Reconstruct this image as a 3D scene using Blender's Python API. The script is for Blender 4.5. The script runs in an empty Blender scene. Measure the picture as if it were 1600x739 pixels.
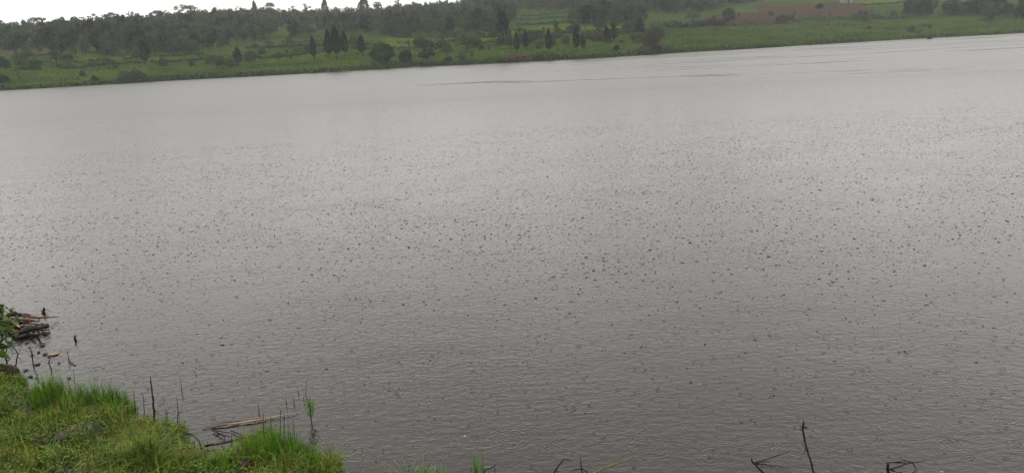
import bpy, math, random
import numpy as np
from mathutils import Vector
from mathutils import noise as mnoise
rng = np.random.default_rng(7)
random.seed(7)
SC = bpy.context.scene
COL = SC.collection
# ------------------------------------------------------------------ camera
W0, H0, FPX = 1600.0, 739.0, 1200.0
CAM_Z = 4.0
PITCH = math.atan((369.5 - 80) / FPX)
ROLL = math.radians(3.0)
R0 = np.array([1.0, 0, 0]); U0 = np.array([0, math.sin(PITCH), math.cos(PITCH)])
FW = np.array([0, math.cos(PITCH), -math.sin(PITCH)])
RT = R0 * math.cos(ROLL) - U0 * math.sin(ROLL)
UP = U0 * math.cos(ROLL) + R0 * math.sin(ROLL)
cam_data = bpy.data.cameras.new('camera')
cam = bpy.data.objects.new('camera', cam_data); COL.objects.link(cam)
from mathutils import Matrix
M4 = Matrix(((RT[0], UP[0], -FW[0], 0), (RT[1], UP[1], -FW[1], 0), (RT[2], UP[2], -FW[2], CAM_Z), (0, 0, 0, 1)))
cam.matrix_world = M4
cam_data.sensor_width = 36.0
cam_data.lens = 36.0 * FPX / W0
cam_data.clip_start = 0.1; cam_data.clip_end = 9000
SC.camera = cam
# ------------------------------------------------------------------ exposure, sky, sun
SC.view_settings.view_transform = 'Standard'
SC.view_settings.look = 'None'
SC.view_settings.exposure = 0.25
SC.view_settings.gamma = 1.0
SKY_LOW, SKY_HIGH = 0.53, 1.58
SUN_EL, SUN_AZ = math.radians(62), math.radians(200)
world = bpy.data.worlds.new('World'); SC.world = world
world.use_nodes = True
nt = world.node_tree; nt.nodes.clear()
def N(t, ty, **kw):
    n = t.nodes.new(ty)
    for k, v in kw.items(): setattr(n, k, v)
    return n
sky = N(nt, 'ShaderNodeTexSky'); sky.sky_type = 'NISHITA'; sky.sun_disc = False
sky.sun_elevation = SUN_EL; sky.sun_rotation = SUN_AZ
hsv = N(nt, 'ShaderNodeHueSaturation'); hsv.inputs['Saturation'].default_value = 0.15
nt.links.new(sky.outputs[0], hsv.inputs['Color'])
tc = N(nt, 'ShaderNodeTexCoord')
mp = N(nt, 'ShaderNodeMapping'); mp.inputs['Scale'].default_value = (2.2, 2.2, 7.0)
nt.links.new(tc.outputs['Generated'], mp.inputs[0])
cl = N(nt, 'ShaderNodeTexNoise'); cl.inputs['Scale'].default_value = 1.6; cl.inputs['Detail'].default_value = 5
nt.links.new(mp.outputs[0], cl.inputs['Vector'])
cr = N(nt, 'ShaderNodeValToRGB')
cr.color_ramp.elements[0].position = 0.30; cr.color_ramp.elements[0].color = (7.8, 7.6, 7.35, 1)
cr.color_ramp.elements[1].position = 0.62; cr.color_ramp.elements[1].color = (12.4, 12.0, 11.5, 1)
nt.links.new(cl.outputs['Fac'], cr.inputs[0])
mx = N(nt, 'ShaderNodeMixRGB'); mx.inputs[0].default_value = 0.88
nt.links.new(hsv.outputs[0], mx.inputs[1]); nt.links.new(cr.outputs[0], mx.inputs[2])
bg = N(nt, 'ShaderNodeBackground'); bg.inputs['Strength'].default_value = 0.1
sxyz = N(nt, 'ShaderNodeSeparateXYZ'); nt.links.new(tc.outputs['Generated'], sxyz.inputs[0])
# overcast: brighter overhead than at the horizon, low + (high - low) * sqrt(sin(elevation))
mxx = N(nt, 'ShaderNodeMath', operation='MAXIMUM'); mxx.inputs[1].default_value = 0.0; nt.links.new(sxyz.outputs[2], mxx.inputs[0])
pw = N(nt, 'ShaderNodeMath', operation='POWER'); pw.inputs[1].default_value = 0.25; nt.links.new(mxx.outputs[0], pw.inputs[0])
ov = N(nt, 'ShaderNodeMath', operation='MULTIPLY_ADD'); ov.inputs[1].default_value = SKY_HIGH - SKY_LOW; ov.inputs[2].default_value = SKY_LOW
nt.links.new(pw.outputs[0], ov.inputs[0])
vm = N(nt, 'ShaderNodeVectorMath', operation='SCALE'); nt.links.new(mx.outputs[0], vm.inputs[0]); nt.links.new(ov.outputs[0], vm.inputs['Scale'])
nt.links.new(vm.outputs[0], bg.inputs['Color'])
wo = N(nt, 'ShaderNodeOutputWorld'); nt.links.new(bg.outputs[0], wo.inputs['Surface'])
sd = bpy.data.lights.new('sun', 'SUN'); sd.energy = 0.5; sd.angle = math.radians(25); sd.color = (1, 0.97, 0.92)
sun = bpy.data.objects.new('sun', sd); COL.objects.link(sun)
sdir = Vector((math.sin(SUN_AZ) * math.cos(SUN_EL), math.cos(SUN_AZ) * math.cos(SUN_EL), math.sin(SUN_EL)))
sun.rotation_euler = sdir.to_track_quat('Z', 'Y').to_euler(); sun.location = (0, 0, 60)

# ------------------------------------------------------------------ photo <-> place helpers (used to measure positions)
def ray(px, py):
    return FW + RT * (px - W0 / 2) / FPX + UP * (H0 / 2 - py) / FPX
def project(x, y, z):
    v = np.stack([np.asarray(x, float), np.asarray(y, float), np.asarray(z, float) - CAM_Z], -1)
    d = v @ FW
    return W0 / 2 + FPX * (v @ RT) / d, H0 / 2 - FPX * (v @ UP) / d
def flat(px, py, z=0.0):
    r = ray(px, py); t = (z - CAM_Z) / r[2]
    return np.array([r[0] * t, r[1] * t, z])
# ------------------------------------------------------------------ object helpers
def tag(o, label=None, cat=None, group=None, kind=None):
    if label: o['label'] = label
    if cat: o['category'] = cat
    if group: o['group'] = group
    if kind: o['kind'] = kind
    return o
def empty(name, loc=(0, 0, 0), rz=0.0, scale=1.0):
    o = bpy.data.objects.new(name, None); COL.objects.link(o)
    o.location = loc; o.rotation_euler = (0, 0, rz); o.scale = (scale,) * 3
    o.empty_display_size = 0.2
    return o
def mesh_np(name, V, F, mats, midx=None, parent=None, smooth=False):
    """F: list of (n,k) int arrays"""
    me = bpy.data.meshes.new(name)
    V = np.asarray(V, np.float32)
    Fs = [np.asarray(f, np.int32) for f in F if len(f)]
    me.vertices.add(len(V)); me.vertices.foreach_set('co', V.ravel())
    loops = np.concatenate([f.ravel() for f in Fs])
    tot = np.concatenate([np.full(len(f), f.shape[1], np.int32) for f in Fs])
    st = np.concatenate([[0], np.cumsum(tot)[:-1]]).astype(np.int32)
    me.loops.add(len(loops)); me.loops.foreach_set('vertex_index', loops)
    me.polygons.add(len(tot)); me.polygons.foreach_set('loop_start', st); me.polygons.foreach_set('loop_total', tot)
    if midx is not None: me.polygons.foreach_set('material_index', np.asarray(midx, np.int32))
    if smooth: me.polygons.foreach_set('use_smooth', np.ones(len(tot), bool))
    for m in (mats if isinstance(mats, (list, tuple)) else [mats]): me.materials.append(m)
    me.update(calc_edges=True); me.validate()
    o = bpy.data.objects.new(name, me); COL.objects.link(o)
    if parent: o.parent = parent
    return o
class MB:
    def __init__(s): s.V = []; s.Q = []; s.T = []; s.n = 0
    def add(s, V, Q=None, T=None):
        V = np.asarray(V, float).reshape(-1, 3)
        if Q is not None and len(Q): s.Q.append(np.asarray(Q, int) + s.n)
        if T is not None and len(T): s.T.append(np.asarray(T, int) + s.n)
        s.V.append(V); s.n += len(V)
        return s
    def tube(s, pts, rad, n=6, bump=0.0):
        pts = np.asarray(pts, float); m = len(pts)
        rad = np.broadcast_to(np.asarray(rad, float), (m,)) if np.ndim(rad) == 0 or len(np.atleast_1d(rad)) == m else np.interp(np.linspace(0, 1, m), np.linspace(0, 1, len(rad)), rad)
        t = np.gradient(pts, axis=0); t /= np.linalg.norm(t, axis=1, keepdims=True) + 1e-9
        ref = np.array([0.3, 0.9, 0.2]) if abs(t[0][2]) > 0.8 else np.array([0.05, 0.1, 1.0])
        V = []
        for i in range(m):
            a = np.cross(t[i], ref); a /= np.linalg.norm(a) + 1e-9; b = np.cross(t[i], a)
            for k in range(n):
                th = 2 * math.pi * k / n; r = rad[i] * (1 + bump * (rng.random() - 0.5))
                V.append(pts[i] + r * (a * math.cos(th) + b * math.sin(th)))
        Q = []
        for i in range(m - 1):
            for k in range(n):
                k2 = (k + 1) % n
                Q.append((i * n + k, i * n + k2, (i + 1) * n + k2, (i + 1) * n + k))
        V += [pts[0], pts[-1]]; c0, c1 = m * n, m * n + 1
        T = [(c0, (k + 1) % n, k) for k in range(n)] + [(c1, (m - 1) * n + k, (m - 1) * n + (k + 1) % n) for k in range(n)]
        return s.add(V, Q, T)
    def box(s, c, d, rz=0.0):
        c = np.asarray(c, float); d = np.asarray(d, float) / 2
        P = np.array([(x, y, z) for x in (-1, 1) for y in (-1, 1) for z in (-1, 1)]) * d
        ca, sa = math.cos(rz), math.sin(rz)
        P = np.stack([P[:, 0] * ca - P[:, 1] * sa, P[:, 0] * sa + P[:, 1] * ca, P[:, 2]], 1) + c
        return s.add(P, [(0, 1, 3, 2), (4, 6, 7, 5), (0, 4, 5, 1), (2, 3, 7, 6), (0, 2, 6, 4), (1, 5, 7, 3)])
    def leaves(s, P, size, flat=0.0, aspect=1.0):
        """small leaf-shaped faces, randomly turned"""
        P = np.asarray(P, float); n = len(P)
        size = np.broadcast_to(size, (n,))[:, None]
        a = rng.normal(size=(n, 3)); a[:, 2] *= (1 - flat); a /= np.linalg.norm(a, axis=1, keepdims=True)
        b = rng.normal(size=(n, 3)); b[:, 2] *= (1 - flat); b -= a * (a * b).sum(1, keepdims=True); b /= np.linalg.norm(b, axis=1, keepdims=True) + 1e-9
        a = a * size * 0.5 * aspect; b = b * size * 0.5
        V = np.stack([P - a, P - b * 0.8, P + a, P + b], 1).reshape(-1, 3)
        return s.add(V, np.arange(4 * n).reshape(-1, 4))
    def build(s, name, mats, parent=None, smooth=False):
        F = []
        if s.Q: F.append(np.concatenate(s.Q))
        if s.T: F.append(np.concatenate(s.T))
        return mesh_np(name, np.concatenate(s.V), F, mats, parent=parent, smooth=smooth)
# ------------------------------------------------------------------ materials
def newmat(name):
    m = bpy.data.materials.new(name); m.use_nodes = True
    t = m.node_tree; b = t.nodes['Principled BSDF']
    return m, t, b
def simple(name, c1, c2=None, scale=3.0, rough=0.8, obj_var=0.0, detail=3, bump=0.0, stretch=(1, 1, 1), spec=0.15):
    m, t, b = newmat(name)
    c2 = c2 or tuple(min(1, v * 1.5) for v in c1)
    c1 = tuple(v * ALB for v in c1); c2 = tuple(v * ALB for v in c2)
    co = N(t, 'ShaderNodeTexCoord'); mpp = N(t, 'ShaderNodeMapping'); mpp.inputs['Scale'].default_value = stretch
    t.links.new(co.outputs['Object'], mpp.inputs[0])
    n = N(t, 'ShaderNodeTexNoise'); n.inputs['Scale'].default_value = scale; n.inputs['Detail'].default_value = detail
    t.links.new(mpp.outputs[0], n.inputs['Vector'])
    r = N(t, 'ShaderNodeValToRGB'); r.color_ramp.elements[0].position = 0.33; r.color_ramp.elements[1].position = 0.67
    r.color_ramp.elements[0].color = (*c1, 1); r.color_ramp.elements[1].color = (*c2, 1)
    t.links.new(n.outputs['Fac'], r.inputs[0])
    last = r.outputs[0]
    if obj_var:
        oi = N(t, 'ShaderNodeObjectInfo'); mr = N(t, 'ShaderNodeMapRange')
        mr.inputs['To Min'].default_value = 1 - obj_var; mr.inputs['To Max'].default_value = 1 + obj_var
        t.links.new(oi.outputs['Random'], mr.inputs['Value'])
        h = N(t, 'ShaderNodeHueSaturation'); t.links.new(mr.outputs[0], h.inputs['Value'])
        mr2 = N(t, 'ShaderNodeMapRange'); mr2.inputs['To Min'].default_value = 0.485; mr2.inputs['To Max'].default_value = 0.52
        wn = N(t, 'ShaderNodeTexWhiteNoise'); wn.noise_dimensions = '1D'; t.links.new(oi.outputs['Random'], wn.inputs['W'])
        t.links.new(wn.outputs['Value'], mr2.inputs['Value']); t.links.new(mr2.outputs[0], h.inputs['Hue'])
        t.links.new(last, h.inputs['Color']); last = h.outputs[0]
    t.links.new(last, b.inputs['Base Color'])
    if name.startswith(('field', 'foliage', 'bark')): rough, spec = 1.0, 0.0
    b.inputs['Roughness'].default_value = rough; b.inputs['Specular IOR Level'].default_value = spec
    if bump:
        bp = N(t, 'ShaderNodeBump'); bp.inputs['Distance'].default_value = bump; bp.inputs['Strength'].default_value = 0.8
        t.links.new(n.outputs['Fac'], bp.inputs['Height']); t.links.new(bp.outputs[0], b.inputs['Normal'])
    return m
ALB = 0.68
MT = {
 'leaf_dark': simple('foliage_dark', (0.011, 0.024, 0.018), (0.026, 0.048, 0.030), 0.5, obj_var=0.25),
 'leaf_mid': simple('foliage_mid', (0.034, 0.060, 0.034), (0.074, 0.108, 0.052), 0.5, obj_var=0.30),
 'leaf_light': simple('foliage_light', (0.060, 0.088, 0.036), (0.10, 0.13, 0.05), 0.5, obj_var=0.2),
 'leaf_brown': simple('foliage_brownish', (0.060, 0.062, 0.035), (0.095, 0.095, 0.055), 0.5, obj_var=0.15),
 'leaf_deep': simple('foliage_glossy', (0.014, 0.046, 0.018), (0.028, 0.075, 0.028), 0.6, obj_var=0.1),
 'bark': simple('bark_grey', (0.06, 0.05, 0.04), (0.11, 0.095, 0.08), 2.0, stretch=(1, 1, .3)),
 'bark_pale': simple('bark_pale', (0.20, 0.19, 0.16), (0.34, 0.31, 0.27), 1.0, stretch=(1, 1, .3)),
 'wood_wet': simple('wet_dark_wood', (0.012, 0.009, 0.007), (0.045, 0.032, 0.024), 14, rough=0.35, bump=0.006, stretch=(1, 1, 1)),
 'wood_red': simple('split_reddish_wood', (0.075, 0.034, 0.022), (0.20, 0.095, 0.058), 9, rough=0.5, bump=0.004, stretch=(.3, 1, 1)),
 'wood_pale': simple('pale_reed', (0.30, 0.17, 0.09), (0.52, 0.35, 0.22), 8, rough=0.5, stretch=(.3, 1, 1)),
 'twig': simple('twig_dark', (0.012, 0.010, 0.008), (0.035, 0.025, 0.018), 30, rough=0.5),
 'twig_red': simple('twig_red_brown', (0.03, 0.012, 0.008), (0.075, 0.035, 0.020), 40, rough=0.5),
 'stem_green': simple('stem_green_yellow', (0.10, 0.12, 0.02), (0.24, 0.20, 0.07), 10, rough=0.5),
 'grass_fresh': simple('grass_fresh', (0.065, 0.19, 0.010), (0.15, 0.33, 0.018), 4, rough=0.5),
 'grass_olive': simple('grass_olive', (0.095, 0.110, 0.008), (0.235, 0.225, 0.016), 3, rough=0.6),
 'grass_dark': simple('grass_dark', (0.018, 0.045, 0.008), (0.05, 0.09, 0.015), 3, rough=0.6),
 'straw': simple('dry_straw', (0.20, 0.135, 0.05), (0.38, 0.27, 0.12), 5, rough=0.6),
 'herb': simple('herb_leaf', (0.055, 0.11, 0.008), (0.145, 0.205, 0.013), 5, rough=0.45),
 'shrub': simple('shrub_leaf', (0.05, 0.11, 0.015), (0.13, 0.21, 0.03), 6, rough=0.45),
 'stone': simple('mud_stone', (0.05, 0.040, 0.028), (0.11, 0.09, 0.068), 18, rough=0.6, bump=0.004),
 'foam': simple('foam', (0.35, 0.35, 0.32), (0.6, 0.6, 0.57), 60, rough=0.3, bump=0.003),
 'soil': simple('clod', (0.020, 0.012, 0.008), (0.055, 0.030, 0.020), 25, rough=0.6, bump=0.01),
 'roof': simple('tin_roof', (0.5, 0.5, 0.5), (0.75, 0.75, 0.74), 1.0, rough=0.35),
 'wall': simple('plaster_wall', (0.32, 0.33, 0.32), (0.45, 0.46, 0.44), 0.6),
 'shutter': simple('blue_shutter', (0.10, 0.16, 0.18), (0.14, 0.2, 0.22), 2),
 'field_green': simple('field_green', (0.05, 0.075, 0.02), (0.08, 0.105, 0.03), 0.08, detail=6, stretch=(.5, 1.5, 1)),
 'field_bright': simple('field_bright', (0.055, 0.085, 0.014), (0.105, 0.135, 0.024), 0.15, detail=6, stretch=(.4, 2, 1)),
 'field_teal': simple('field_pale_crop', (0.028, 0.055, 0.024), (0.055, 0.09, 0.036), 0.15, detail=6, stretch=(.4, 2, 1)),
 'field_brown': simple('field_ploughed', (0.036, 0.036, 0.020), (0.080, 0.045, 0.032), 0.15, detail=6, stretch=(.5, 2, 1)),
 'field_dry': simple('field_stubble', (0.045, 0.06, 0.022), (0.09, 0.078, 0.045), 0.12, detail=6, stretch=(.4, 2, 1)),
}
# ------------------------------------------------------------------ far shore and hillside
SHORE_PX = [(-300, 162), (0, 142), (130, 135), (265, 126.5), (395, 120), (530, 113), (650, 104.5), (790, 99.5), (930, 92), (1050, 83.5), (1190, 76), (1330, 67), (1460, 59.5), (1600, 52.5), (1800, 41)]
_sp = np.array([flat(a, b)[:2] for a, b in SHORE_PX])
_sp[:, 1] = _sp[:, 1] * 0.5 + np.convolve(np.pad(_sp[:, 1], 1, 'edge'), [.25, .5, .25], 'valid') * 0.5
def shore_y(x):
    x = np.asarray(x, float)
    return np.interp(x, _sp[:, 0], _sp[:, 1], left=None, right=None) + 0.7 * np.sin(x * 0.11) + 0.5 * np.sin(x * 0.27 + 1) 
def vnoise(x, y, s, seed=0):
    x = np.asarray(x, float); y = np.asarray(y, float)
    return (np.sin(x / s + 1.3 * np.sin(y / s * 0.8 + seed)) + np.sin(y / s * 1.3 + seed * 2 + 1.1 * np.sin(x / s * 0.7)) + 0.5 * np.sin(x / s * 2.3 + y / s * 1.9 + seed)) / 2.5
def softplus(v): return np.where(v > 30, v, np.log1p(np.exp(np.minimum(v, 30))))
def H(x, y):
    x = np.asarray(x, float); y = np.asarray(y, float)
    s = y - shore_y(x)
    S = np.interp(x, [-350, -150, 0, 200, 400], [0.100, 0.104, 0.120, 0.125, 0.125])
    up = 0.45 * (1 - np.exp(-np.maximum(s, 0) / 1.2)) + S * s - softplus((s - 350) / 40) * 40 * (S + 0.015)
    up = up + vnoise(x, y, 38, 2) * 1.1 * np.clip(s / 80, 0, 1) + vnoise(x, y, 95, 5) * 2.2 * np.clip(s / 250, 0, 1)
    # stepped terraces on the lower slope
    return np.where(s > 0, up, s * 0.25)
def hit(px, py, ymin=200.0, ymax=1100.0):
    r = ray(px, py); r = r / r[1]
    Y = np.arange(ymin, ymax, 0.4)
    P = np.outer(Y, r); z = P[:, 2] + CAM_Z
    h = np.maximum(H(P[:, 0], P[:, 1]), 0)
    i = np.argmax(h >= z)
    if h[i] < z[i]: i = len(Y) - 1
    return np.array([P[i, 0], P[i, 1], h[i]])
def at_depth(px, py, Y):
    r = ray(px, py); r = r * Y / r[1]
    return np.array([r[0], Y, r[2] + CAM_Z])

xs = np.concatenate([np.linspace(-2600, -520, 40), np.arange(-510, 560, 4.0), np.linspace(570, 2600, 40)])
ys = np.concatenate([np.linspace(-3, 60, 64), np.arange(62, 520, 4.0), np.linspace(530, 3500, 50)])
X, S_ = np.meshgrid(xs, ys)
Yg = shore_y(X) + S_
Z = H(X, Yg)
nx, ny = len(xs), len(ys)
idx = np.arange(nx * ny).reshape(ny, nx)
Q = np.stack([idx[:-1, :-1], idx[:-1, 1:], idx[1:, 1:], idx[1:, :-1]], -1).reshape(-1, 4)
# hillside material: meadow, scrubby patches, bare ground under the wood
m, t, b = newmat('hillside_meadow')
co = N(t, 'ShaderNodeTexCoord')
mpp = N(t, 'ShaderNodeMapping'); mpp.inputs['Scale'].default_value = (0.5, 1.4, 1); t.links.new(co.outputs['Object'], mpp.inputs[0])
n1 = N(t, 'ShaderNodeTexNoise'); n1.inputs['Scale'].default_value = 0.05; n1.inputs['Detail'].default_value = 8; n1.inputs['Roughness'].default_value = 0.62
t.links.new(mpp.outputs[0], n1.inputs['Vector'])
r1 = N(t, 'ShaderNodeValToRGB'); e = r1.color_ramp.elements
e[0].position = 0.30; e[0].color = (0.018, 0.036, 0.009, 1); e[1].position = 0.70; e[1].color = (0.056, 0.080, 0.016, 1)
e2 = r1.color_ramp.elements.new(0.48); e2.color = (0.036, 0.057, 0.011, 1)
t.links.new(n1.outputs['Fac'], r1.inputs[0])
n2 = N(t, 'ShaderNodeTexNoise'); n2.inputs['Scale'].default_value = 0.6; n2.inputs['Detail'].default_value = 4
t.links.new(mpp.outputs[0], n2.inputs['Vector'])
r2 = N(t, 'ShaderNodeValToRGB'); e = r2.color_ramp.elements
e[0].position = 0.38; e[0].color = (0.45, 0.5, 0.48, 1); e[1].position = 0.6; e[1].color = (1.1, 1.08, 1.05, 1)
t.links.new(n2.outputs['Fac'], r2.inputs[0])
mm = N(t, 'ShaderNodeMixRGB', blend_type='MULTIPLY'); mm.inputs[0].default_value = 1
t.links.new(r1.outputs[0], mm.inputs[1]); t.links.new(r2.outputs[0], mm.inputs[2]); t.links.new(mm.outputs[0], b.inputs['Base Color'])
b.inputs['Roughness'].default_value = 1.0; b.inputs['Specular IOR Level'].default_value = 0.0
MT['hill'] = m
hill = mesh_np('hillside', np.stack([X, Yg, Z], -1).reshape(-1, 3), [Q], m, smooth=True)
tag(hill, kind='structure')

def field(px4, mat, name='field', nu=24, nv=10, lift=0.18):
    """crop field draped on the slope; px4 = corners measured in the photo, near-left, near-right, far-right, far-left"""
    c = np.array([hit(*p)[:2] for p in px4])
    u, v = np.meshgrid(np.linspace(0, 1, nu), np.linspace(0, 1, nv))
    P = ((1 - u) * (1 - v))[..., None] * c[0] + (u * (1 - v))[..., None] * c[1] + (u * v)[..., None] * c[2] + ((1 - u) * v)[..., None] * c[3]
    z = H(P[..., 0], P[..., 1]) + lift
    V = np.concatenate([P, z[..., None]], -1).reshape(-1, 3)
    i = np.arange(nu * nv).reshape(nv, nu)
    q = np.stack([i[:-1, :-1], i[:-1, 1:], i[1:, 1:], i[1:, :-1]], -1).reshape(-1, 4)
    o = mesh_np(name, V, [q], MT[mat], smooth=True); tag(o, kind='structure')
    return o
field([(95, 96), (225, 90), (225, 87), (95, 92)], 'field_bright')
field([(0, 90), (80, 87), (85, 78), (0, 80)], 'field_dry')
field([(375, 73), (520, 66), (520, 58), (380, 67)], 'field_dry')
field([(590, 76), (700, 69), (710, 56), (600, 60)], 'field_bright')
field([(735, 70), (815, 62), (815, 49), (745, 53)], 'field_bright')
field([(805, 38), (895, 34), (885, 20), (815, 24)], 'field_teal')
field([(820, 56), (1000, 48), (1000, 36), (825, 44)], 'field_bright')
field([(1040, 42), (1100, 39), (1100, 25), (1040, 28)], 'field_teal')
field([(1100, 43), (1215, 37), (1205, 20), (1100, 25)], 'field_brown')
field([(1140, 21), (1200, 19), (1200, 13), (1140, 16)], 'field_green')
field([(1190, 24), (1365, 26), (1345, 4), (1180, 9)], 'field_brown')
field([(1330, 8), (1480, 3), (1520, -14), (1320, -12)], 'field_bright')

# ------------------------------------------------------------------ the lake
m, t, b = newmat('rain_pocked_water')
co = N(t, 'ShaderNodeTexCoord')
P_ = co.outputs['Object']
def math_n(op, a=None, bb=None, c=None, clamp=False):
    n = N(t, 'ShaderNodeMath', operation=op); n.use_clamp = clamp
    for i, v in enumerate((a, bb, c)):
        if v is None: continue
        if isinstance(v, (int, float)): n.inputs[i].default_value = v
        else: t.links.new(v, n.inputs[i])
    return n.outputs[0]
def noise_n(scale, stretch, detail=3, rough=0.5, rot=0.0):
    mp_ = N(t, 'ShaderNodeMapping'); mp_.inputs['Scale'].default_value = stretch; mp_.inputs['Rotation'].default_value = (0, 0, rot)
    t.links.new(P_, mp_.inputs[0])
    n = N(t, 'ShaderNodeTexNoise'); n.noise_dimensions = '2D'; n.inputs['Scale'].default_value = scale; n.inputs['Detail'].default_value = detail; n.inputs['Roughness'].default_value = rough
    t.links.new(mp_.outputs[0], n.inputs['Vector'])
    return n.outputs['Fac']
def ring_layer(scale, off, lam, rmax, amp):
    mp_ = N(t, 'ShaderNodeMapping'); mp_.inputs['Location'].default_value = (off, off * 1.7, 0); t.links.new(P_, mp_.inputs[0])
    v = N(t, 'ShaderNodeTexVoronoi'); v.voronoi_dimensions = '2D'; v.inputs['Scale'].default_value = scale
    t.links.new(mp_.outputs[0], v.inputs['Vector'])
    d = math_n('DIVIDE', v.outputs['Distance'], scale)
    sp = N(t, 'ShaderNodeSeparateColor'); t.links.new(v.outputs['Color'], sp.inputs[0])
    Rr = math_n('MULTIPLY', sp.outputs[0], rmax)
    q = math_n('DIVIDE', math_n('SUBTRACT', d, Rr), rmax * 0.28)
    env = math_n('EXPONENT', math_n('MULTIPLY', math_n('MULTIPLY', q, q), -1.0))
    fade = math_n('SUBTRACT', 1.1, sp.outputs[0])
    s = math_n('SINE', math_n('MULTIPLY', math_n('SUBTRACT', d, Rr), 2 * math.pi / lam))
    return math_n('MULTIPLY', math_n('MULTIPLY', s, env), math_n('MULTIPLY', fade, amp))
hts = [math_n('MULTIPLY', noise_n(1.0, (7.0, 12.0, 1), 2, 0.5, 0.05), 0.0080),
       math_n('MULTIPLY', noise_n(1.0, (15.0, 30.0, 1), 1, 0.5, -0.15), 0.0028),
       math_n('MULTIPLY', noise_n(1.0, (0.5, 1.3, 1), 2, 0.5, 0.1), 0.012),
       ring_layer(1.3, 0.0, 0.045, 0.19, 0.0022), ring_layer(2.9, 31.7, 0.036, 0.10, 0.0024),
       ring_layer(4.3, 77.1, 0.030, 0.06, 0.0020), ring_layer(0.8, 13.3, 0.052, 0.30, 0.0020)]
yy = N(t, 'ShaderNodeSeparateXYZ'); t.links.new(P_, yy.inputs[0])
nearf = N(t, 'ShaderNodeMapRange'); nearf.inputs['From Min'].default_value = 8; nearf.inputs['From Max'].default_value = 14; nearf.inputs['To Min'].default_value = 1; nearf.inputs['To Max'].default_value = 0.12
t.links.new(yy.outputs[1], nearf.inputs['Value'])
rings = hts[3]
for k in hts[4:]: rings = math_n('ADD', rings, k)
h = math_n('MULTIPLY', rings, nearf.outputs[0])
gust = N(t, 'ShaderNodeMapRange'); gust.inputs['From Min'].default_value = 0.35; gust.inputs['From Max'].default_value = 0.65; gust.inputs['To Min'].default_value = 0.9; gust.inputs['To Max'].default_value = 1.08
t.links.new(noise_n(1.0, (0.35, 0.55, 1), 3, 0.6), gust.inputs['Value'])
hn = hts[0]
for k in hts[1:3]: hn = math_n('ADD', hn, k)
h = math_n('ADD', h, math_n('MULTIPLY', hn, gust.outputs[0]))
farf = N(t, 'ShaderNodeMapRange'); farf.inputs['From Min'].default_value = 14; farf.inputs['From Max'].default_value = 55; farf.inputs['To Min'].default_value = 1; farf.inputs['To Max'].default_value = 0.2
t.links.new(yy.outputs[1], farf.inputs['Value']); h = math_n('MULTIPLY', h, farf.outputs[0])
bp = N(t, 'ShaderNodeBump'); bp.inputs['Distance'].default_value = 1.0; bp.inputs['Strength'].default_value = 1.0
t.links.new(h, bp.inputs['Height']); t.links.new(bp.outputs[0], b.inputs['Normal'])
sepp = N(t, 'ShaderNodeSeparateXYZ'); t.links.new(P_, sepp.inputs[0])
mr = N(t, 'ShaderNodeMapRange'); mr.inputs['From Min'].default_value = 8; mr.inputs['From Max'].default_value = 70
mr.inputs['To Min'].default_value = 0.05; mr.inputs['To Max'].default_value = 0.30
t.links.new(sepp.outputs[1], mr.inputs['Value'])
# calmer slicks far out, drawn out along the wind
st = noise_n(1.0, (0.014, 0.22, 1), 5, 0.65, 0.0)
stm = N(t, 'ShaderNodeMapRange'); stm.inputs['From Min'].default_value = 0.575; stm.inputs['From Max'].default_value = 0.66; stm.inputs['To Min'].default_value = 0; stm.inputs['To Max'].default_value = 0.235
t.links.new(st, stm.inputs['Value'])
east = N(t, 'ShaderNodeMapRange'); east.inputs['From Min'].default_value = -5; east.inputs['From Max'].default_value = 50; east.inputs['To Min'].default_value = 0.1
t.links.new(sepp.outputs[0], east.inputs['Value'])
far = N(t, 'ShaderNodeMapRange'); far.inputs['From Min'].default_value = 90; far.inputs['From Max'].default_value = 120
t.links.new(sepp.outputs[1], far.inputs['Value'])
spots = math_n('MULTIPLY', math_n('MULTIPLY', stm.outputs[0], far.outputs[0]), east.outputs[0])
# one long ruffled wind lane running from the left of centre to the right edge
LA, LB = flat(560, 135.5), flat(1600, 104)
ln = (LB - LA)[:2] / np.linalg.norm((LB - LA)[:2]); nn_ = np.array([-ln[1], ln[0]])
dl = math_n('ADD', math_n('MULTIPLY', sepp.outputs[0], float(nn_[0])), math_n('MULTIPLY', sepp.outputs[1], float(nn_[1])))
dl = math_n('SUBTRACT', dl, float(nn_ @ LA[:2]))
wob = math_n('MULTIPLY', math_n('SUBTRACT', noise_n(1.0, (0.03, 0.15, 1), 4, 0.6), 0.5), 26.0)
dl = math_n('ABSOLUTE', math_n('ADD', dl, wob))
lane = N(t, 'ShaderNodeMapRange'); lane.inputs['From Min'].default_value = 4.5; lane.inputs['From Max'].default_value = 1.0; lane.inputs['To Min'].default_value = 0; lane.inputs['To Max'].default_value = 0.15
t.links.new(dl, lane.inputs['Value'])
xm = N(t, 'ShaderNodeMapRange'); xm.inputs['From Min'].default_value = float(LA[0]) - 4; xm.inputs['From Max'].default_value = float(LA[0]) + 12
t.links.new(sepp.outputs[0], xm.inputs['Value'])
lane_ = math_n('MULTIPLY', lane.outputs[0], xm.outputs[0])
slick = math_n('MAXIMUM', spots, lane_)
t.links.new(math_n('SUBTRACT', mr.outputs[0], slick), b.inputs['Roughness'])
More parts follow.
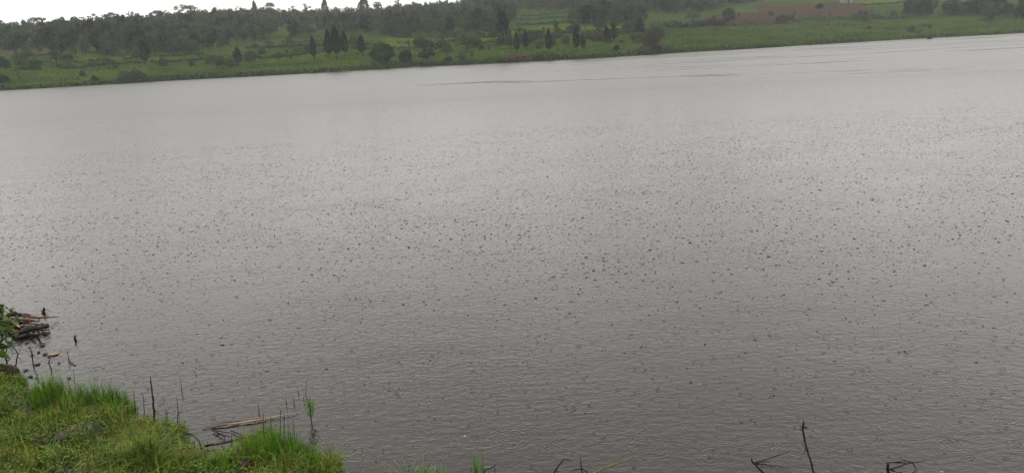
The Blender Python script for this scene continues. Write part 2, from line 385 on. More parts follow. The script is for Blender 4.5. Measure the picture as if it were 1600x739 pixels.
# silty body colour
n3 = noise_n(1.0, (0.25, 0.6, 1), 4, 0.6)
rr = N(t, 'ShaderNodeValToRGB'); rr.color_ramp.elements[0].position = 0.3; rr.color_ramp.elements[1].position = 0.7
rr.color_ramp.elements[0].color = (0.010, 0.008, 0.0065, 1); rr.color_ramp.elements[1].color = (0.016, 0.013, 0.011, 1)
t.links.new(n3, rr.inputs[0]); t.links.new(rr.outputs[0], b.inputs['Base Color'])
b.inputs['IOR'].default_value = 1.333; b.inputs['Specular IOR Level'].default_value = 0.5
MT['water'] = m
water = mesh_np('lake_water', [(-2600, -40, 0), (2600, -40, 0), (2600, 900, 0), (-2600, 900, 0)], [[(0, 1, 2, 3)]], m)
tag(water, kind='structure')
MT['drop'] = simple('splash_water', (0.030, 0.026, 0.022), (0.038, 0.033, 0.028), 3, rough=0.10)
# splashes where raindrops land: little crowns and jets standing on the surface
def splashes():
    pts = []
    for (d0, d1, dens) in ((5.5, 9, 8.0), (9, 12, 48.0), (12, 22, 84), (22, 40, 48.0), (40, 75, 10.0)):
        w = 0.72 * d1 + 2
        n = int(dens * (d1 - d0) * 2 * w)
        p = np.stack([rng.uniform(-w, w, n), rng.uniform(d0, d1, n)], 1)
        pts.append(p[np.abs(p[:, 0]) < 0.74 * p[:, 1] + 2])
    p = np.concatenate(pts)
    # patchy: gusts of rain
    g = vnoise(p[:, 0], p[:, 1], 2.6, 3) * 0.6 + vnoise(p[:, 0], p[:, 1], 0.7, 9) * 0.5
    p = p[rng.random(len(p)) < np.clip(0.5 + 0.5 * g, 0.12, 1)]
    p = p[p[:, 1] > bank_y(p[:, 0]) + 0.15]
    n = len(p)
    dist = p[:, 1]
    r = np.minimum(rng.lognormal(-0.28, 0.42, n), 1.6) * 0.0115 * np.interp(dist, [6, 14, 40, 75], [0.7, 1.05, 1.6, 1.9])
    hh = r * rng.uniform(0.25, 0.95, n) * np.interp(dist, [6, 14, 40, 75], [1.0, 0.8, 0.42, 0.35])
    k = 7
    th = np.linspace(0, 2 * math.pi, k, endpoint=False)[None, :] + rng.random((n, 1)) * 6
    jit = rng.uniform(0.6, 1.4, (n, k)); elong = rng.uniform(0.9, 1.9, (n, 1))
    cx, cy = p[:, :1], p[:, 1:]
    ring = lambda rad, z: np.stack([cx + np.cos(th) * rad * elong, cy + np.sin(th) * rad, np.broadcast_to(z, (n, k))], -1)
    base = ring(r[:, None] * jit * 1.25, np.full((n, 1), -0.003))
    top = ring(r[:, None] * jit * 0.85, (hh[:, None] * 0.6 * rng.uniform(0.4, 1.3, (n, k))))
    tip = np.stack([p[:, 0] + rng.normal(0, .2, n) * r, p[:, 1] + rng.normal(0, .2, n) * r, hh * rng.uniform(0.1, 1.5, n)], -1)[:, None, :]
    V = np.concatenate([base, top, tip], 1).reshape(-1, 3)
    o = np.arange(n)[:, None, None] * (2 * k + 1)
    a = np.arange(k); a2 = (a + 1) % k
    Q = (np.stack([a, a2, a2 + k, a + k], -1)[None] + o).reshape(-1, 4)
    T = (np.stack([a + k, a2 + k, np.full(k, 2 * k)], -1)[None] + o).reshape(-1, 3)
    ob = mesh_np('raindrop_splashes', V, [Q, T], MT['drop'], smooth=False)
    tag(ob, 'small dark splashes of raindrops pocking the grey lake', 'splashes', kind='stuff')
# ------------------------------------------------------------------ near bank
BANK_PX = [(-420, 420), (-200, 455), (-70, 500), (-5, 585), (40, 604), (75, 622), (110, 638), (150, 656), (200, 664), (255, 664), (285, 682), (305, 702), (340, 716), (372, 706), (400, 698), (440, 700), (475, 716), (512, 741), (560, 775), (760, 790), (950, 795), (1200, 795), (1600, 815), (2100, 845)]
_bp = np.array([flat(a, b_)[:2] for a, b_ in BANK_PX]); _bp = _bp[np.argsort(_bp[:, 0])]
def bank_y(x):
    x = np.asarray(x, float)
    return np.interp(x, _bp[:, 0], _bp[:, 1]) + 0.07 * np.sin(x * 6.1) + 0.05 * np.sin(x * 13 + 1) + 0.03 * np.sin(x * 29)
def HB(x, y):
    x = np.asarray(x, float); y = np.asarray(y, float)
    s = bank_y(x) - y
    z = np.where(s < 0, s * 0.35, 0.16 * (1 - np.exp(-np.maximum(s, 0) / 0.25)) * 0.5 + 0.10 * s + 0.33 * np.maximum(s - 2.0, 0))
    lump = 0.045 * vnoise(x, y, 0.13, 4) + 0.085 * np.abs(vnoise(x, y, 0.37, 1))
    z = z + lump * np.clip(s / 0.3 + 0.3, 0.0, 1)
    return np.minimum(z, 2.3 + 0.02 * vnoise(x, y, 2.0, 1))
def hitb(px, py):
    r = ray(px, py); r = r / r[1]
    Y = np.arange(1.0, 30, 0.01); P = np.outer(Y, r); z = P[:, 2] + CAM_Z
    h_ = np.maximum(HB(P[:, 0], P[:, 1]), 0); i = np.argmax(h_ >= z)
    return np.array([P[i, 0], P[i, 1], h_[i]])
bx = np.concatenate([np.linspace(-80, -9, 30), np.arange(-8.9, 7, 0.06), np.linspace(7.2, 80, 30)])
by = np.concatenate([np.linspace(-60, 0, 30), np.arange(0.1, 12.5, 0.06)])
X, Yg = np.meshgrid(bx, by)
Z = HB(X, Yg)
idx = np.arange(X.size).reshape(X.shape)
Q = np.stack([idx[:-1, :-1], idx[:-1, 1:], idx[1:, 1:], idx[1:, :-1]], -1).reshape(-1, 4)
keep = (Z.ravel()[Q] > -0.6).any(1)
Q = Q[keep]
MT['mud'] = simple('wet_mud', (0.012, 0.010, 0.006), (0.045, 0.034, 0.016), 7, rough=0.45, detail=8, bump=0.02)
bank = mesh_np('bank_ground', np.stack([X, Yg, np.maximum(Z, -0.8)], -1).reshape(-1, 3), [Q], MT['mud'], smooth=True)
tag(bank, kind='structure')
splashes()

def blades(P, hgt, wid, lean, mats_w, seg=3, upright=1.0):
    """grass blades: tapering bent strips; returns V, Q, T, midx"""
    n = len(P)
    az = rng.uniform(0, 2 * math.pi, n); L = hgt[:, None]
    d = np.stack([np.cos(az), np.sin(az)], -1)
    side = np.stack([-np.sin(az), np.cos(az), np.zeros(n)], -1)
    ts = np.linspace(0, 1, seg + 1)
    V = []
    for i, tt in enumerate(ts):
        off = (lean[:, None] * L) * tt ** 1.8
        z = L[:, 0] * tt * (1 - 0.45 * np.clip(lean, 0, 2) * tt)
        c = P + np.concatenate([d * off, z[:, None]], 1)
        if i < seg:
            w = wid[:, None] * (1 - tt * 0.75) * 0.5
            V += [c - side * w, c + side * w]
        else: V.append(c)
    V = np.stack(V, 1); nv = 2 * seg + 1
    o = np.arange(n)[:, None] * nv
    Q = np.concatenate([np.array([[2 * i, 2 * i + 1, 2 * i + 3, 2 * i + 2]]) + o for i in range(seg - 1)])
    T = np.array([[2 * seg - 2, 2 * seg - 1, 2 * seg]]) + o
    mi = rng.choice(len(mats_w), n, p=np.array(mats_w) / sum(mats_w))
    return V.reshape(-1, 3), Q, T, np.concatenate([np.tile(mi, seg - 1), mi])
GM = [MT['grass_fresh'], MT['grass_olive'], MT['grass_dark'], MT['straw']]
def bank_grass():
    n1_, n2_ = 420000, 60000
    x = np.concatenate([rng.uniform(-7.8, 1.0, n1_), rng.uniform(-8.5, 6, n2_)]); y = np.concatenate([rng.uniform(4.4, 10.8, n1_), rng.uniform(1.0, 11.5, n2_)]); n = n1_ + n2_
    s = bank_y(x) - y
    ppx, ppy = project(x, y, HB(x, y))
    vis = (ppx > -60) & (ppx < 1660) & (ppy < 790) & (ppy > 400)
    patch = vnoise(x, y, 0.23, 6)
    dens = np.clip(0.62 + 1.0 * patch, 0.04, 1)
    dens = np.where(np.arange(n) < n1_, np.where(vis, dens, 0), np.where(vis, 0, dens))
    k = (s > -0.02) & (rng.random(n) < dens)
    x, y, s, patch = x[k], y[k], s[k], patch[k]; n = len(x)
    P = np.stack([x, y, HB(x, y) - 0.01], -1)
    hgt = rng.lognormal(0, 0.38, n) * np.clip(0.095 + 0.045 * vnoise(x, y, 0.3, 8), 0.045, 0.2)
    hgt = hgt * (1 + 1.3 * np.clip(vnoise(x, y, 0.15, 21), 0, 1))
    V, Q_, T_, mi = blades(P, hgt, rng.uniform(0.005, 0.012, n), rng.uniform(0.1, 1.5, n), [0.26, 0.38, 0.26, 0.10], seg=2)
    o = mesh_np('bank_grass', V, [Q_, T_], GM, mi); tag(o, 'short olive green grass covering the near bank', 'grass', kind='stuff')
    # thin grass growing out into the water along the margin
    n = 16000; x = rng.uniform(-7, .2, n); s = -np.abs(rng.normal(0, .16, n)) + .05; y = bank_y(x) - s
    ppx, ppy = project(x, y, 0 * x); k = (ppx > -60) & (ppx < 700) & (vnoise(x, y, .12, 3) + .6 * vnoise(x, y, .5, 7) > .45 + 1.6 * np.maximum(-s, 0))
    x, y = x[k], y[k]; n = len(x)
    V, Q_, T_, mi = blades(np.stack([x, y, np.full(n, -.02)], -1), rng.uniform(.06, .30, n), rng.uniform(.004, .008, n), rng.uniform(.0, .6, n), [.5, .2, .22, .08], seg=2)
    o = mesh_np('margin_grass', V, [Q_, T_], GM, mi); tag(o, 'sparse green grass blades standing in the shallow water margin', 'grass', kind='stuff')
    # low leafy herbs between the blades
    n = 200000
    x = rng.uniform(-8, 1.5, n); y = rng.uniform(2.0, 11, n); s = bank_y(x) - y
    ppx, ppy = project(x, y, HB(x, y))
    k = (s > 0.0) & (ppx > -150) & (ppx < 700) & (ppy < 820) & (rng.random(n) < np.clip(0.5 + 0.6 * vnoise(x, y, 0.28, 12), 0.05, 1))
    x, y = x[k], y[k]
    mb = MB(); mb.leaves(np.stack([x, y, HB(x, y) + rng.uniform(0.0, 0.12, len(x))], -1), rng.uniform(0.014, 0.036, len(x)), flat=0.5)
    o = mb.build('bank_herbs', MT['herb']); tag(o, 'low leafy herbs matted among the bank grass', 'ground cover', kind='stuff')
bank_grass()
def blade_clump(name, pts, hgt, wid, lean, weights, label, cat, group=None):
    pts = np.asarray(pts); base = pts.mean(0); base[2] = pts[:, 2].min()
    V, Q_, T_, mi = blades(pts - base, hgt, wid, lean, weights, seg=4)
    o = mesh_np(name, V, [Q_, T_], GM, mi); o.location = base
    tag(o, label, cat, group); return o
def clump(px, py, rx, ry, n, h, label, weights=(0.75, 0.1, 0.14, 0.01), cat='grass', lean=(0.05, 0.55), wid=(0.004, 0.009), name='grass_clump', group=None, zsub=0.0):
    c = hitb(px, py)
    a = rng.uniform(0, 2 * math.pi, n); r = np.sqrt(rng.random(n))
    x = c[0] + np.cos(a) * r * rx; y = c[1] + np.sin(a) * r * ry
    z = np.maximum(HB(x, y), -0.05) - 0.01 - zsub
    hh = h * rng.uniform(0.35, 1.15, n) * (1 - 0.45 * r) * (1 + .35 * vnoise(x, y, .07, 3))
    return blade_clump(name, np.stack([x, y, z], -1), hh, rng.uniform(*wid, n), rng.uniform(*lean, n), weights, label, cat, group)
clump(100, 640, .36, .28, 1700, .56, 'tall bright green grass clump at the waters edge, leftmost and brightest')
clump(158, 640, .32, .25, 1400, .52, 'bright green grass clump just right of the brightest one by the water')
clump(192, 645, .18, .2, 420, .34, 'smaller grass clump beside the dark stubble on the waterline')
clump(55, 668, .35, .25, 500, .20, 'low mid green grass clump at the left behind the muddy hollow')
clump(345, 730, .25, .25, 500, .24, 'grass clump left of the brown earth clod')
clump(415, 715, .22, .3, 900, .40, 'thick grass clump right of the brown earth clod')
clump(452, 715, .20, .25, 800, .44, 'tall grass clump in front of the pale floating reed')
clump(488, 735, .16, .2, 400, .30, 'short grass clump near the end of the bank')
clump(518, 742, .06, .06, 90, .20, 'small bright tuft at the tip of the bank')
for cx_, cy_, n_, h_, lab_ in ((182, 655, 90, .30, 'sparse dark stemmed herb patch between the tall grass and the tallest dead stem'), (215, 662, 60, .26, 'thin straggly grass just left of the tallest dead stem'), (262, 668, 70, .28, 'thin straggly grass just right of the tallest dead stem'), (300, 700, 50, .20, 'few straggly blades at the arched stem'), (372, 700, 60, .24, 'few straggly blades in front of the sunken branch'), (500, 730, 70, .26, 'straggly outermost blades before the tip of the bank')):
    clump(cx_, cy_, .20, .14, n_, h_, lab_, weights=(.42, .18, .36, .04), wid=(.005, .011), name='straggly_clump', cat='grass clump')
clump(240, 700, .40, .3, 700, .16, 'leafy low grass hummock in front of the waterline stubble')
# ------------------------------------------------------------------ things on and by the near shore
def stick(name, px_pts, rad, mat, label, cat, group=None, z=None, n=6, twigs=(), bump=0.25, knots=0):
    """px_pts: (px, py, height) measured in the photo; stands on bank/water below"""
    P = []
    for q in px_pts:
        p = flat(q[0], q[1], q[2]); P.append(p)
    P = np.array(P)
    base = P[0].copy(); base[2] = 0
    o = empty(name, base)
    def smooth(P_, m_=4):
        tt = np.linspace(0, len(P_) - 1, (len(P_) - 1) * m_ + 1)
        return np.stack([np.interp(tt, range(len(P_)), P_[:, i]) for i in range(3)], -1)
    A = smooth(P - base); A[1:-1] += rng.normal(0, 1, (len(A) - 2, 3)) * np.mean(np.atleast_1d(rad)) * 0.25
    mb = MB(); mb.tube(A, rad, n, bump)
    if knots:
        for i in range(knots):
            j = rng.integers(2, len(A) - 1); d = rng.normal(size=3); d[2] = abs(d[2]) * .6; d /= np.linalg.norm(d)
            mb.tube([A[j], A[j] + d * np.mean(np.atleast_1d(rad)) * 2.6], [np.mean(np.atleast_1d(rad)) * .6, 0.0006], 4)
    stem = mb.build('stem', MT[mat], o, smooth=True)
    for tw in twigs:
        T_ = smooth(np.array([flat(*q) for q in tw[0]]) - base)
        mb = MB(); mb.tube(T_, tw[1], 5, bump); mb.build('side_twig', MT[tw[2] if len(tw) > 2 else mat], o, smooth=True)
    tag(o, label, cat, group)
    return o
def upright(px_pts, h_list):
    """same ground depth for a standing stem: convert photo points above the foot into heights"""
    foot = flat(px_pts[0][0], px_pts[0][1], 0.0)
    out = [(px_pts[0][0], px_pts[0][1], 0.0)]
    for (a, b_) in px_pts[1:]:
        r = ray(a, b_); tt = foot[1] / r[1]; z = CAM_Z + r[2] * tt
        out.append((a, b_, z))
    return out
def up(px_pts, z0=0.0, dz=0.0):
    foot = flat(px_pts[0][0], px_pts[0][1], z0)
    out = [(px_pts[0][0], px_pts[0][1], z0)]
    for (a, b_) in px_pts[1:]:
        r = ray(a, b_); tt = foot[1] / r[1]; out.append((a, b_, max(0.004, CAM_Z + r[2] * tt)))
    return out
# floating wreckage on the left
stick('rotting_log', [(18, 524, .03), (45, 516, .06), (76, 508, .07)], [.035, .05, .03], 'wood_wet', 'dark waterlogged log lying in the driftwood heap at left', 'log', n=9, bump=.7, knots=5)
stick('bark_slab', [(-6, 500, .10), (22, 490, .16), (48, 493, .07)], [.02, .045, .018], 'wood_wet', 'thin dark curved bark strip on top of the driftwood heap', 'bark', n=8)
stick('rotting_log', [(-12, 512, .02), (12, 503, .08), (50, 502, .05)], [.04, .06, .03], 'wood_wet', 'blackish log at the back of the driftwood heap under the bark strip', 'log', n=9)
stick('split_stick', [(34, 493, .12), (60, 496, .10), (93, 495, .05)], [.022, .022, .005], 'wood_red', 'reddish split stick pointing right over the open water', 'stick', bump=.5)
stick('split_stick', [(14, 497, .10), (38, 499, .12), (62, 502, .07)], [.016, .020, .012], 'wood_red', 'reddish brown split stick across the middle of the driftwood heap', 'stick', bump=.5)
stick('split_stick', [(28, 523, .03), (35, 514, .08), (44, 509, .10)], [.014, .016, .012], 'wood_red', 'short reddish stick leaning against the front log', 'stick', bump=.5)
stick('split_stick', [(18, 500, .10), (31, 511, .09)], [.010, .012], 'wood_pale', 'short pale stick crossing the driftwood heap', 'stick', bump=.5)
stick('split_stick', [(8, 513, .06), (28, 517, .07)], [.018, .014], 'wood_red', 'stubby red brown stick at left of the driftwood heap', 'stick', bump=.5)
stick('rotting_log', [(22, 529, .0), (34, 526, .03), (48, 524, .01)], [.03, .04, .02], 'wood_wet', 'small black log half sunk below the driftwood heap', 'log')
stick('stump', up([(67, 489), (69, 480)]), [.028, .014], 'wood_wet', 'small forked dark stump poking from water above the driftwood heap', 'stump', twigs=[(up([(68, 487), (73, 482)]), [.012, .005]), (up([(67, 487), (63, 484)]), [.012, .005])])
stick('wood_snag', up([(2, 489), (1, 480), (4, 478)]), [.03, .02, .01], 'wood_wet', 'dark knobbly snag at the left edge above the driftwood heap', 'snag')
stick('water_stub', up([(118, 532), (117, 524)]), [.02, .012], 'wood_wet', 'short dark stub alone in open water right of the driftwood heap', 'stub')
for i in range(16):
    x0, y0 = rng.uniform(-6, 60), rng.uniform(496, 522); a = rng.normal(0, .35); L = rng.uniform(14, 34)
    stick('jammed_stick', [(x0, y0, .02 + .05 * rng.random()), (x0 + L * math.cos(a) * .5, y0 - L * math.sin(a) * .3, .04 + .08 * rng.random()), (x0 + L * math.cos(a), y0 - L * math.sin(a) * .5, .03 + .06 * rng.random())], [.012, .018, .006], random.choice(['wood_wet', 'wood_wet', 'twig_red', 'wood_red']), 'thin wet stick jammed among the others in the driftwood heap', 'stick', 'sticks jammed in the driftwood heap', bump=.7, knots=2)
# dark twigs standing in the shallows on the left
stick('water_twig', up([(52, 571), (50, 552), (45, 541)]), [.007, .008, .004], 'twig', 'thin dark twig with crossbars standing in the left shallows', 'twig', twigs=[(up([(51, 556), (42, 553)]), [.004, .002]), (up([(50, 556), (62, 552)]), [.004, .002])])
stick('water_twig', up([(80, 577), (76, 566), (79, 559)]), [.008, .008, .004], 'twig', 'looped dark twig left of the pale floating leaf', 'twig')
stick('water_twig', up([(108, 563), (105, 549)]), [.006, .003], 'twig', 'slender dark twig right of the pale floating leaf', 'twig', twigs=[([(106, 562, .02), (118, 571, .005)], [.008, .007])])
stick('water_twig', up([(116, 596), (115, 577)]), [.005, .002], 'twig', 'thin dark twig behind the brightest grass clump', 'twig')
stick('water_twig', up([(24, 572), (28, 552), (20, 540)]), [.010, .008, .004], 'twig', 'thick dark twig beside the leafy shrub', 'twig', twigs=[(up([(27, 556), (33, 545)]), [.005, .003])])
stick('water_twig', up([(12, 575), (8, 552), (14, 535)]), [.012, .010, .005], 'twig', 'dark crooked twig under the leafy shrub', 'twig')
def floating_leaf(px, py, w, h_, mat, label, cat='leaf', group=None, rz=0.3):
    c = flat(px, py, 0.008); k = 10
    th = np.linspace(0, 2 * math.pi, k, endpoint=False)
    r = 1 + 0.25 * rng.normal(size=k) * .6
    x = np.cos(th) * w * r / 2; y = np.sin(th) * h_ * r / 2; z = 0.010 * np.abs(np.sin(th * 1.5)) 
    ca, sa = math.cos(rz), math.sin(rz)
    ring = np.stack([x * ca - y * sa, x * sa + y * ca, z], -1)
    V = np.concatenate([ring, ring * .9 + [0, 0, -.006], [[0, 0, .006]], [[0, 0, -.004]]])
    a = np.arange(k); a2 = (a + 1) % k
    T = np.concatenate([np.stack([a, a2, np.full(k, 2 * k)], -1), np.stack([a2 + k, a + k, np.full(k, 2 * k + 1)], -1)])
    o = mesh_np('floating_leaf', V, [np.stack([a, a2, a2 + k, a + k], -1)[:, ::-1], T], MT[mat]); o.location = c
    tag(o, label, cat, group); return o
floating_leaf(85, 553, .16, .10, 'wood_pale', 'pale tan leaf floating between two dark twigs')
floating_leaf(57, 569, .10, .07, 'wood_wet', 'black leaf floating at the foot of the crossbarred twig')
for (a, b_) in ((66, 540), (42, 535), (47, 588), (40, 578), (57, 590), (38, 600), (92, 567), (60, 550), (70, 553), (77, 557), (36, 592), (108, 590)):
    floating_leaf(a, b_, rng.uniform(.04, .09), rng.uniform(.03, .07), 'twig', 'small dark leaf scrap floating in the left shallows', 'leaf', 'dark scraps floating in the left shallows', rng.uniform(0, 3))
# foam and scum
def foam(px, py, r, label):
    c = flat(px, py, 0.0); mb = MB()
    for i in range(6):
        p = rng.normal(0, .55, 3) * r; p[2] = 0
        th = np.linspace(0, 2 * math.pi, 7, endpoint=False); rr_ = r * rng.uniform(.4, .9)
        ring = np.stack([p[0] + np.cos(th) * rr_, p[1] + np.sin(th) * rr_, np.full(7, -.004)], -1)
        ring2 = np.stack([p[0] + np.cos(th) * rr_ * .7, p[1] + np.sin(th) * rr_ * .7, np.full(7, rr_ * .6)], -1)
        V = np.concatenate([ring, ring2, [[p[0], p[1], rr_ * .85]]]); a = np.arange(7); a2 = (a + 1) % 7
        mb.add(V, np.stack([a, a2, a2 + 7, a + 7], -1), np.stack([a + 7, a2 + 7, np.full(7, 14)], -1))
    o = mb.build('foam_blob', MT['foam'], smooth=True); o.location = c; tag(o, label, 'foam')
foam(726, 681, .011, 'larger white foam fleck floating at bottom centre')
foam(761, 687, .006, 'small white foam fleck right of the larger one at bottom centre')
foam(1473, 737, .010, 'white foam fleck beside the branched snag at bottom right')
foam(1190, 566, .009, 'lone white foam fleck out on the right half of the lake')
foam(879, 607, .008, 'lone white foam fleck on the lake right of centre')
# floating pale reed
stick('floating_reed', [(316, 669, .01), (390, 658, .02), (462, 645, .015)], [.005, .012, .003], 'wood_pale', 'long pale orange reed floating off the bank', 'reed', bump=.2)
stick('floating_reed', [(330, 660, .008), (400, 652, .012), (418, 650, .008)], [.002, .0032, .0015], 'wood_pale', 'thin faint reed floating behind the long orange one', 'reed', bump=.2)
stick('floating_reed', [(322, 668, .012), (350, 664, .02), (376, 659, .012)], [.004, .009, .003], 'wood_red', 'reddish reed lying against the left end of the orange one', 'reed', bump=.2)
# dark branches in the water
stick('sunken_branch', [(318, 697, .03), (360, 689, .06), (420, 675, .05)], [.014, .011, .005], 'twig', 'long dark branch lying in the water before the orange reed', 'branch', knots=4)
stick('sunken_branch', [(333, 672, .02), (350, 680, .03), (352, 684, .01)], [.010, .008, .004], 'twig', 'short forked dark branch under the left end of the orange reed', 'branch', twigs=[([(335, 672, .02), (360, 676, .02)], [.007, .004])])
stick('sunken_branch', [(361, 672, .02), (378, 680, .02)], [.008, .005], 'twig', 'short straight dark branch between the forked and the long one', 'branch')
stick('arched_stem', [(286, 678, .02), (300, 678, .10), (311, 688, .12), (315, 702, .0)], [.006, .008, .008, .007], 'twig', 'dark arched stem bending over at the bank edge', 'stem')
# upright stems
stick('dead_stem', up([(242, 660), (239, 625), (235, 588)], .05), [.013, .011, .005], 'twig_red', 'tallest dark upright dead stem at the water margin', 'stem', knots=6)
for i, (x_, yb, yt, tilt) in enumerate(((212, 655, 610, -3), (226, 658, 617, -2), (262, 662, 640, -1), (277, 664, 640, 1), (412, 690, 645, -1), (424, 695, 650, -1), (438, 690, 640, 0), (444, 692, 645, 0), (362, 700, 676, 0), (372, 700, 682, 1), (488, 735, 700, 0), (480, 735, 698, 1), (305, 707, 688, -2), (200, 650, 625, -2), (185, 640, 612, 2), (195, 645, 618, 0), (176, 640, 612, 0))):
    stick('reed_stub', up([(x_, yb), (x_ + tilt * .5, (yb + yt) / 2), (x_ + tilt, yt)], .02), [.0055, .0045, .003], 'twig', 'short dark dead reed stub standing along the grassy water margin', 'reed stub', 'dead reed stubs along the water margin', knots=5)
for (x_, yb, yt, lab) in ((284, 612, 590, 'thin dark stalk in open water above the leafy hummock'), (278, 640, 620, 'thin dark stalk just off the leafy hummock'), (405, 648, 628, 'thin leaning stalk behind the orange reed'), (448, 632, 617, 'thin stalk right behind the orange reed'), (460, 632, 620, 'short thin stalk left of the water sprig'), (467, 617, 608, 'tiny dark stub above the water sprig'), (460, 682, 655, 'thin stalk between the grass clump and the water sprig')):
    stick('water_stalk', up([(x_, yb), (x_ - 2, yt)]), [.005, .002], 'twig', lab, 'stalk')
# sprig standing in the water at (485, 640)
c = flat(487, 660)
e_ = empty('water_sprig', c); mb = MB(); mb.tube([(0, 0, -.05), (.0, 0, .15), (-.03, 0, .34), (.0, 0, .52)], [.006, .005, .004, .002], 5)
mb.build('stem', MT['twig'], e_); n = 50
V, Q_, T_, mi = blades(np.stack([rng.normal(0, .025, n), rng.normal(0, .02, n), rng.uniform(.05, .25, n)], -1), rng.uniform(.06, .16, n), rng.uniform(.006, .012, n), rng.uniform(.1, .5, n), [.7, .3, .0, 0])
mesh_np('leaves', V, [Q_, T_], GM, mi, parent=e_); tag(e_, 'leafy green sprig standing alone in the water right of the orange reed', 'plant')
def tuft(px, py, top, n, spread, label, w=(0.008, .014), lean=(.1, .6), z0=.0, name='grass_tuft'):
    foot = flat(px, py, z0); r = ray(px, top); z = CAM_Z + r[2] * foot[1] / r[1]; h_ = z - z0
    pts = np.stack([foot[0] + rng.normal(0, spread, n), foot[1] + rng.normal(0, spread, n), np.full(n, z0 - .02)], -1)
    blade_clump(name, pts, rng.uniform(.6, 1.05, n) * h_, rng.uniform(*w, n), rng.uniform(*lean, n), (.8, .1, .08, .02), label, 'grass')
tuft(642, 762, 698, 26, .05, 'sprawling green grass blades at the bottom edge, left of centre', lean=(.4, 1.2))
tuft(664, 760, 706, 30, .04, 'green grass blades just right of the sprawling ones at the bottom edge', lean=(.1, .7))
tuft(688, 760, 716, 16, .03, 'short grass tuft at the bottom edge before the foam fleck')
tuft(746, 764, 698, 50, .028, 'dense bright grass tuft standing at the bottom edge, centre left', lean=(.02, .35))
tuft(1345, 760, 729, 7, .03, 'two leaning green leaves at the bottom edge, right', lean=(.6, 1.3), w=(.014, .02))
tuft(582, 765, 722, 4, .02, 'faint thin straw coloured blades at the bottom edge', lean=(.2, .8))
stick('bent_reed', up([(636, 757), (622, 728), (615, 718)], .0), [.006, .006, .004], 'wood_pale', 'pale broken reed bent over at the bottom edge', 'reed')
stick('bottom_twig', up([(758, 762), (757, 735), (770, 729), (776, 724)]), [.007, .006, .005, .003], 'twig', 'dark twig leaning right from the bright grass tuft', 'twig', twigs=[(up([(774, 745), (773, 728)]), [.005, .003]), (up([(757, 736), (750, 728)]), [.004, .002])])
stick('bottom_twig', up([(855, 760), (868, 733), (881, 717), (892, 718)]), [.009, .007, .005, .003], 'twig', 'dark forked twig at the bottom edge left of the yellow green stem', 'twig', twigs=[(up([(868, 733), (872, 728)]), [.008, .004])])
stick('bottom_twig', up([(915, 755), (908, 731), (907, 714)]), [.008, .006, .003], 'twig', 'dark three armed twig beside the foot of the yellow green stem', 'twig', twigs=[(up([(909, 732), (893, 733)]), [.004, .002]), (up([(909, 731), (918, 737)]), [.006, .004])])
st_ = stick('budding_stem', up([(900, 752), (945, 731), (1000, 711)]), [.010, .008, .004], 'stem_green', 'yellow green budding stem leaning right at the bottom edge', 'stem', knots=9)
stick('bottom_twig', up([(1215, 760), (1192, 738), (1176, 722), (1174, 716)]), [.012, .010, .008, .006], 'twig', 'dark elbowed twig with two long arms, left of the tall red stem', 'twig', twigs=[(up([(1178, 723), (1210, 713), (1235, 704)]), [.006, .005, .003]), (up([(1178, 724), (1203, 720)]), [.005, .003])])
stick('red_stem', up([(1277, 760), (1268, 725), (1258, 693), (1254, 668), (1256, 658)]), [.010, .0085, .0075, .0085, .006], 'twig_red', 'tall red brown thorny stem rising from the bottom edge', 'stem', knots=26,
      twigs=[(up([(1255, 667), (1263, 665)]), [.005, .002]), (up([(1259, 703), (1252, 692)]), [.004, .002]), (up([(1261, 702), (1266, 698)]), [.004, .002]), (up([(1255, 668), (1250, 665)]), [.007, .004])])
stick('branched_snag', up([(1389, 765), (1388, 742), (1387, 722)]), [.014, .013, .011], 'twig', 'black branched snag with hooked arms at bottom right', 'snag',
      twigs=[(up([(1388, 722), (1404, 721), (1414, 718)]), [.006, .005, .003]), (up([(1390, 733), (1420, 723), (1448, 719)]), [.007, .006, .003]), (up([(1411, 718), (1426, 722), (1431, 730), (1428, 738)]), [.004, .005, .004, .005]), (up([(1408, 722), (1416, 722)]), [.003, .002])])
# leafy shrub at left edge
def near_shrub():
    c = hitb(-12, 592); o = empty('leafy_shrub', c)
    st = MB(); lf = MB(); P = []
    for i in range(9):
        a = rng.uniform(-1.2, 1.2); d = np.array([math.sin(a) * .32, rng.normal(0, .15), rng.uniform(.55, .95)])
        tt = np.linspace(0, 1, 6)[:, None]; pts = tt * d + np.sin(tt * 2) * rng.normal(0, .06, 3)
        st.tube(pts, [.009, .003], 5)
        for q in pts[2:]:
            P.append(q + rng.normal(0, .07, (16, 3)))
    P = np.concatenate(P)
    lf.leaves(P, rng.uniform(.04, .085, len(P)), flat=.3, aspect=1.5)
    st.build('stems', MT['twig'], o); lf.build('leaves', MT['shrub'], o)
    tag(o, 'green leafy shrub overhanging the water at the left edge', 'shrub')
near_shrub()
# stone, clod, dry stalks
def rock(name, px, py, d, mat, label, cat, rz=0.0):
    c = hitb(px, py); k, m_ = 10, 6; V = []
    for i in range(m_ + 1):
        ph = math.pi * i / m_
        for j in range(k):
            th = 2 * math.pi * j / k; r = 1 + .18 * math.sin(3 * th + i) + rng.normal(0, .06)
            V.append((math.sin(ph) * math.cos(th) * r * d[0], math.sin(ph) * math.sin(th) * r * d[1], math.cos(ph) * d[2] * (1 + rng.normal(0, .05))))
    Q_ = [(i * k + j, (i + 1) * k + j, (i + 1) * k + (j + 1) % k, i * k + (j + 1) % k) for i in range(m_) for j in range(k)]
    o = mesh_np(name, V, [Q_], MT[mat], smooth=True); o.location = c; o.rotation_euler = (0.1, 0.1, rz); tag(o, label, cat)
rock('flat_stone', 106, 678, (.07, .16, .05), 'stone', 'grey brown flat stone in the hollow below the bright grass', 'stone', -.5)
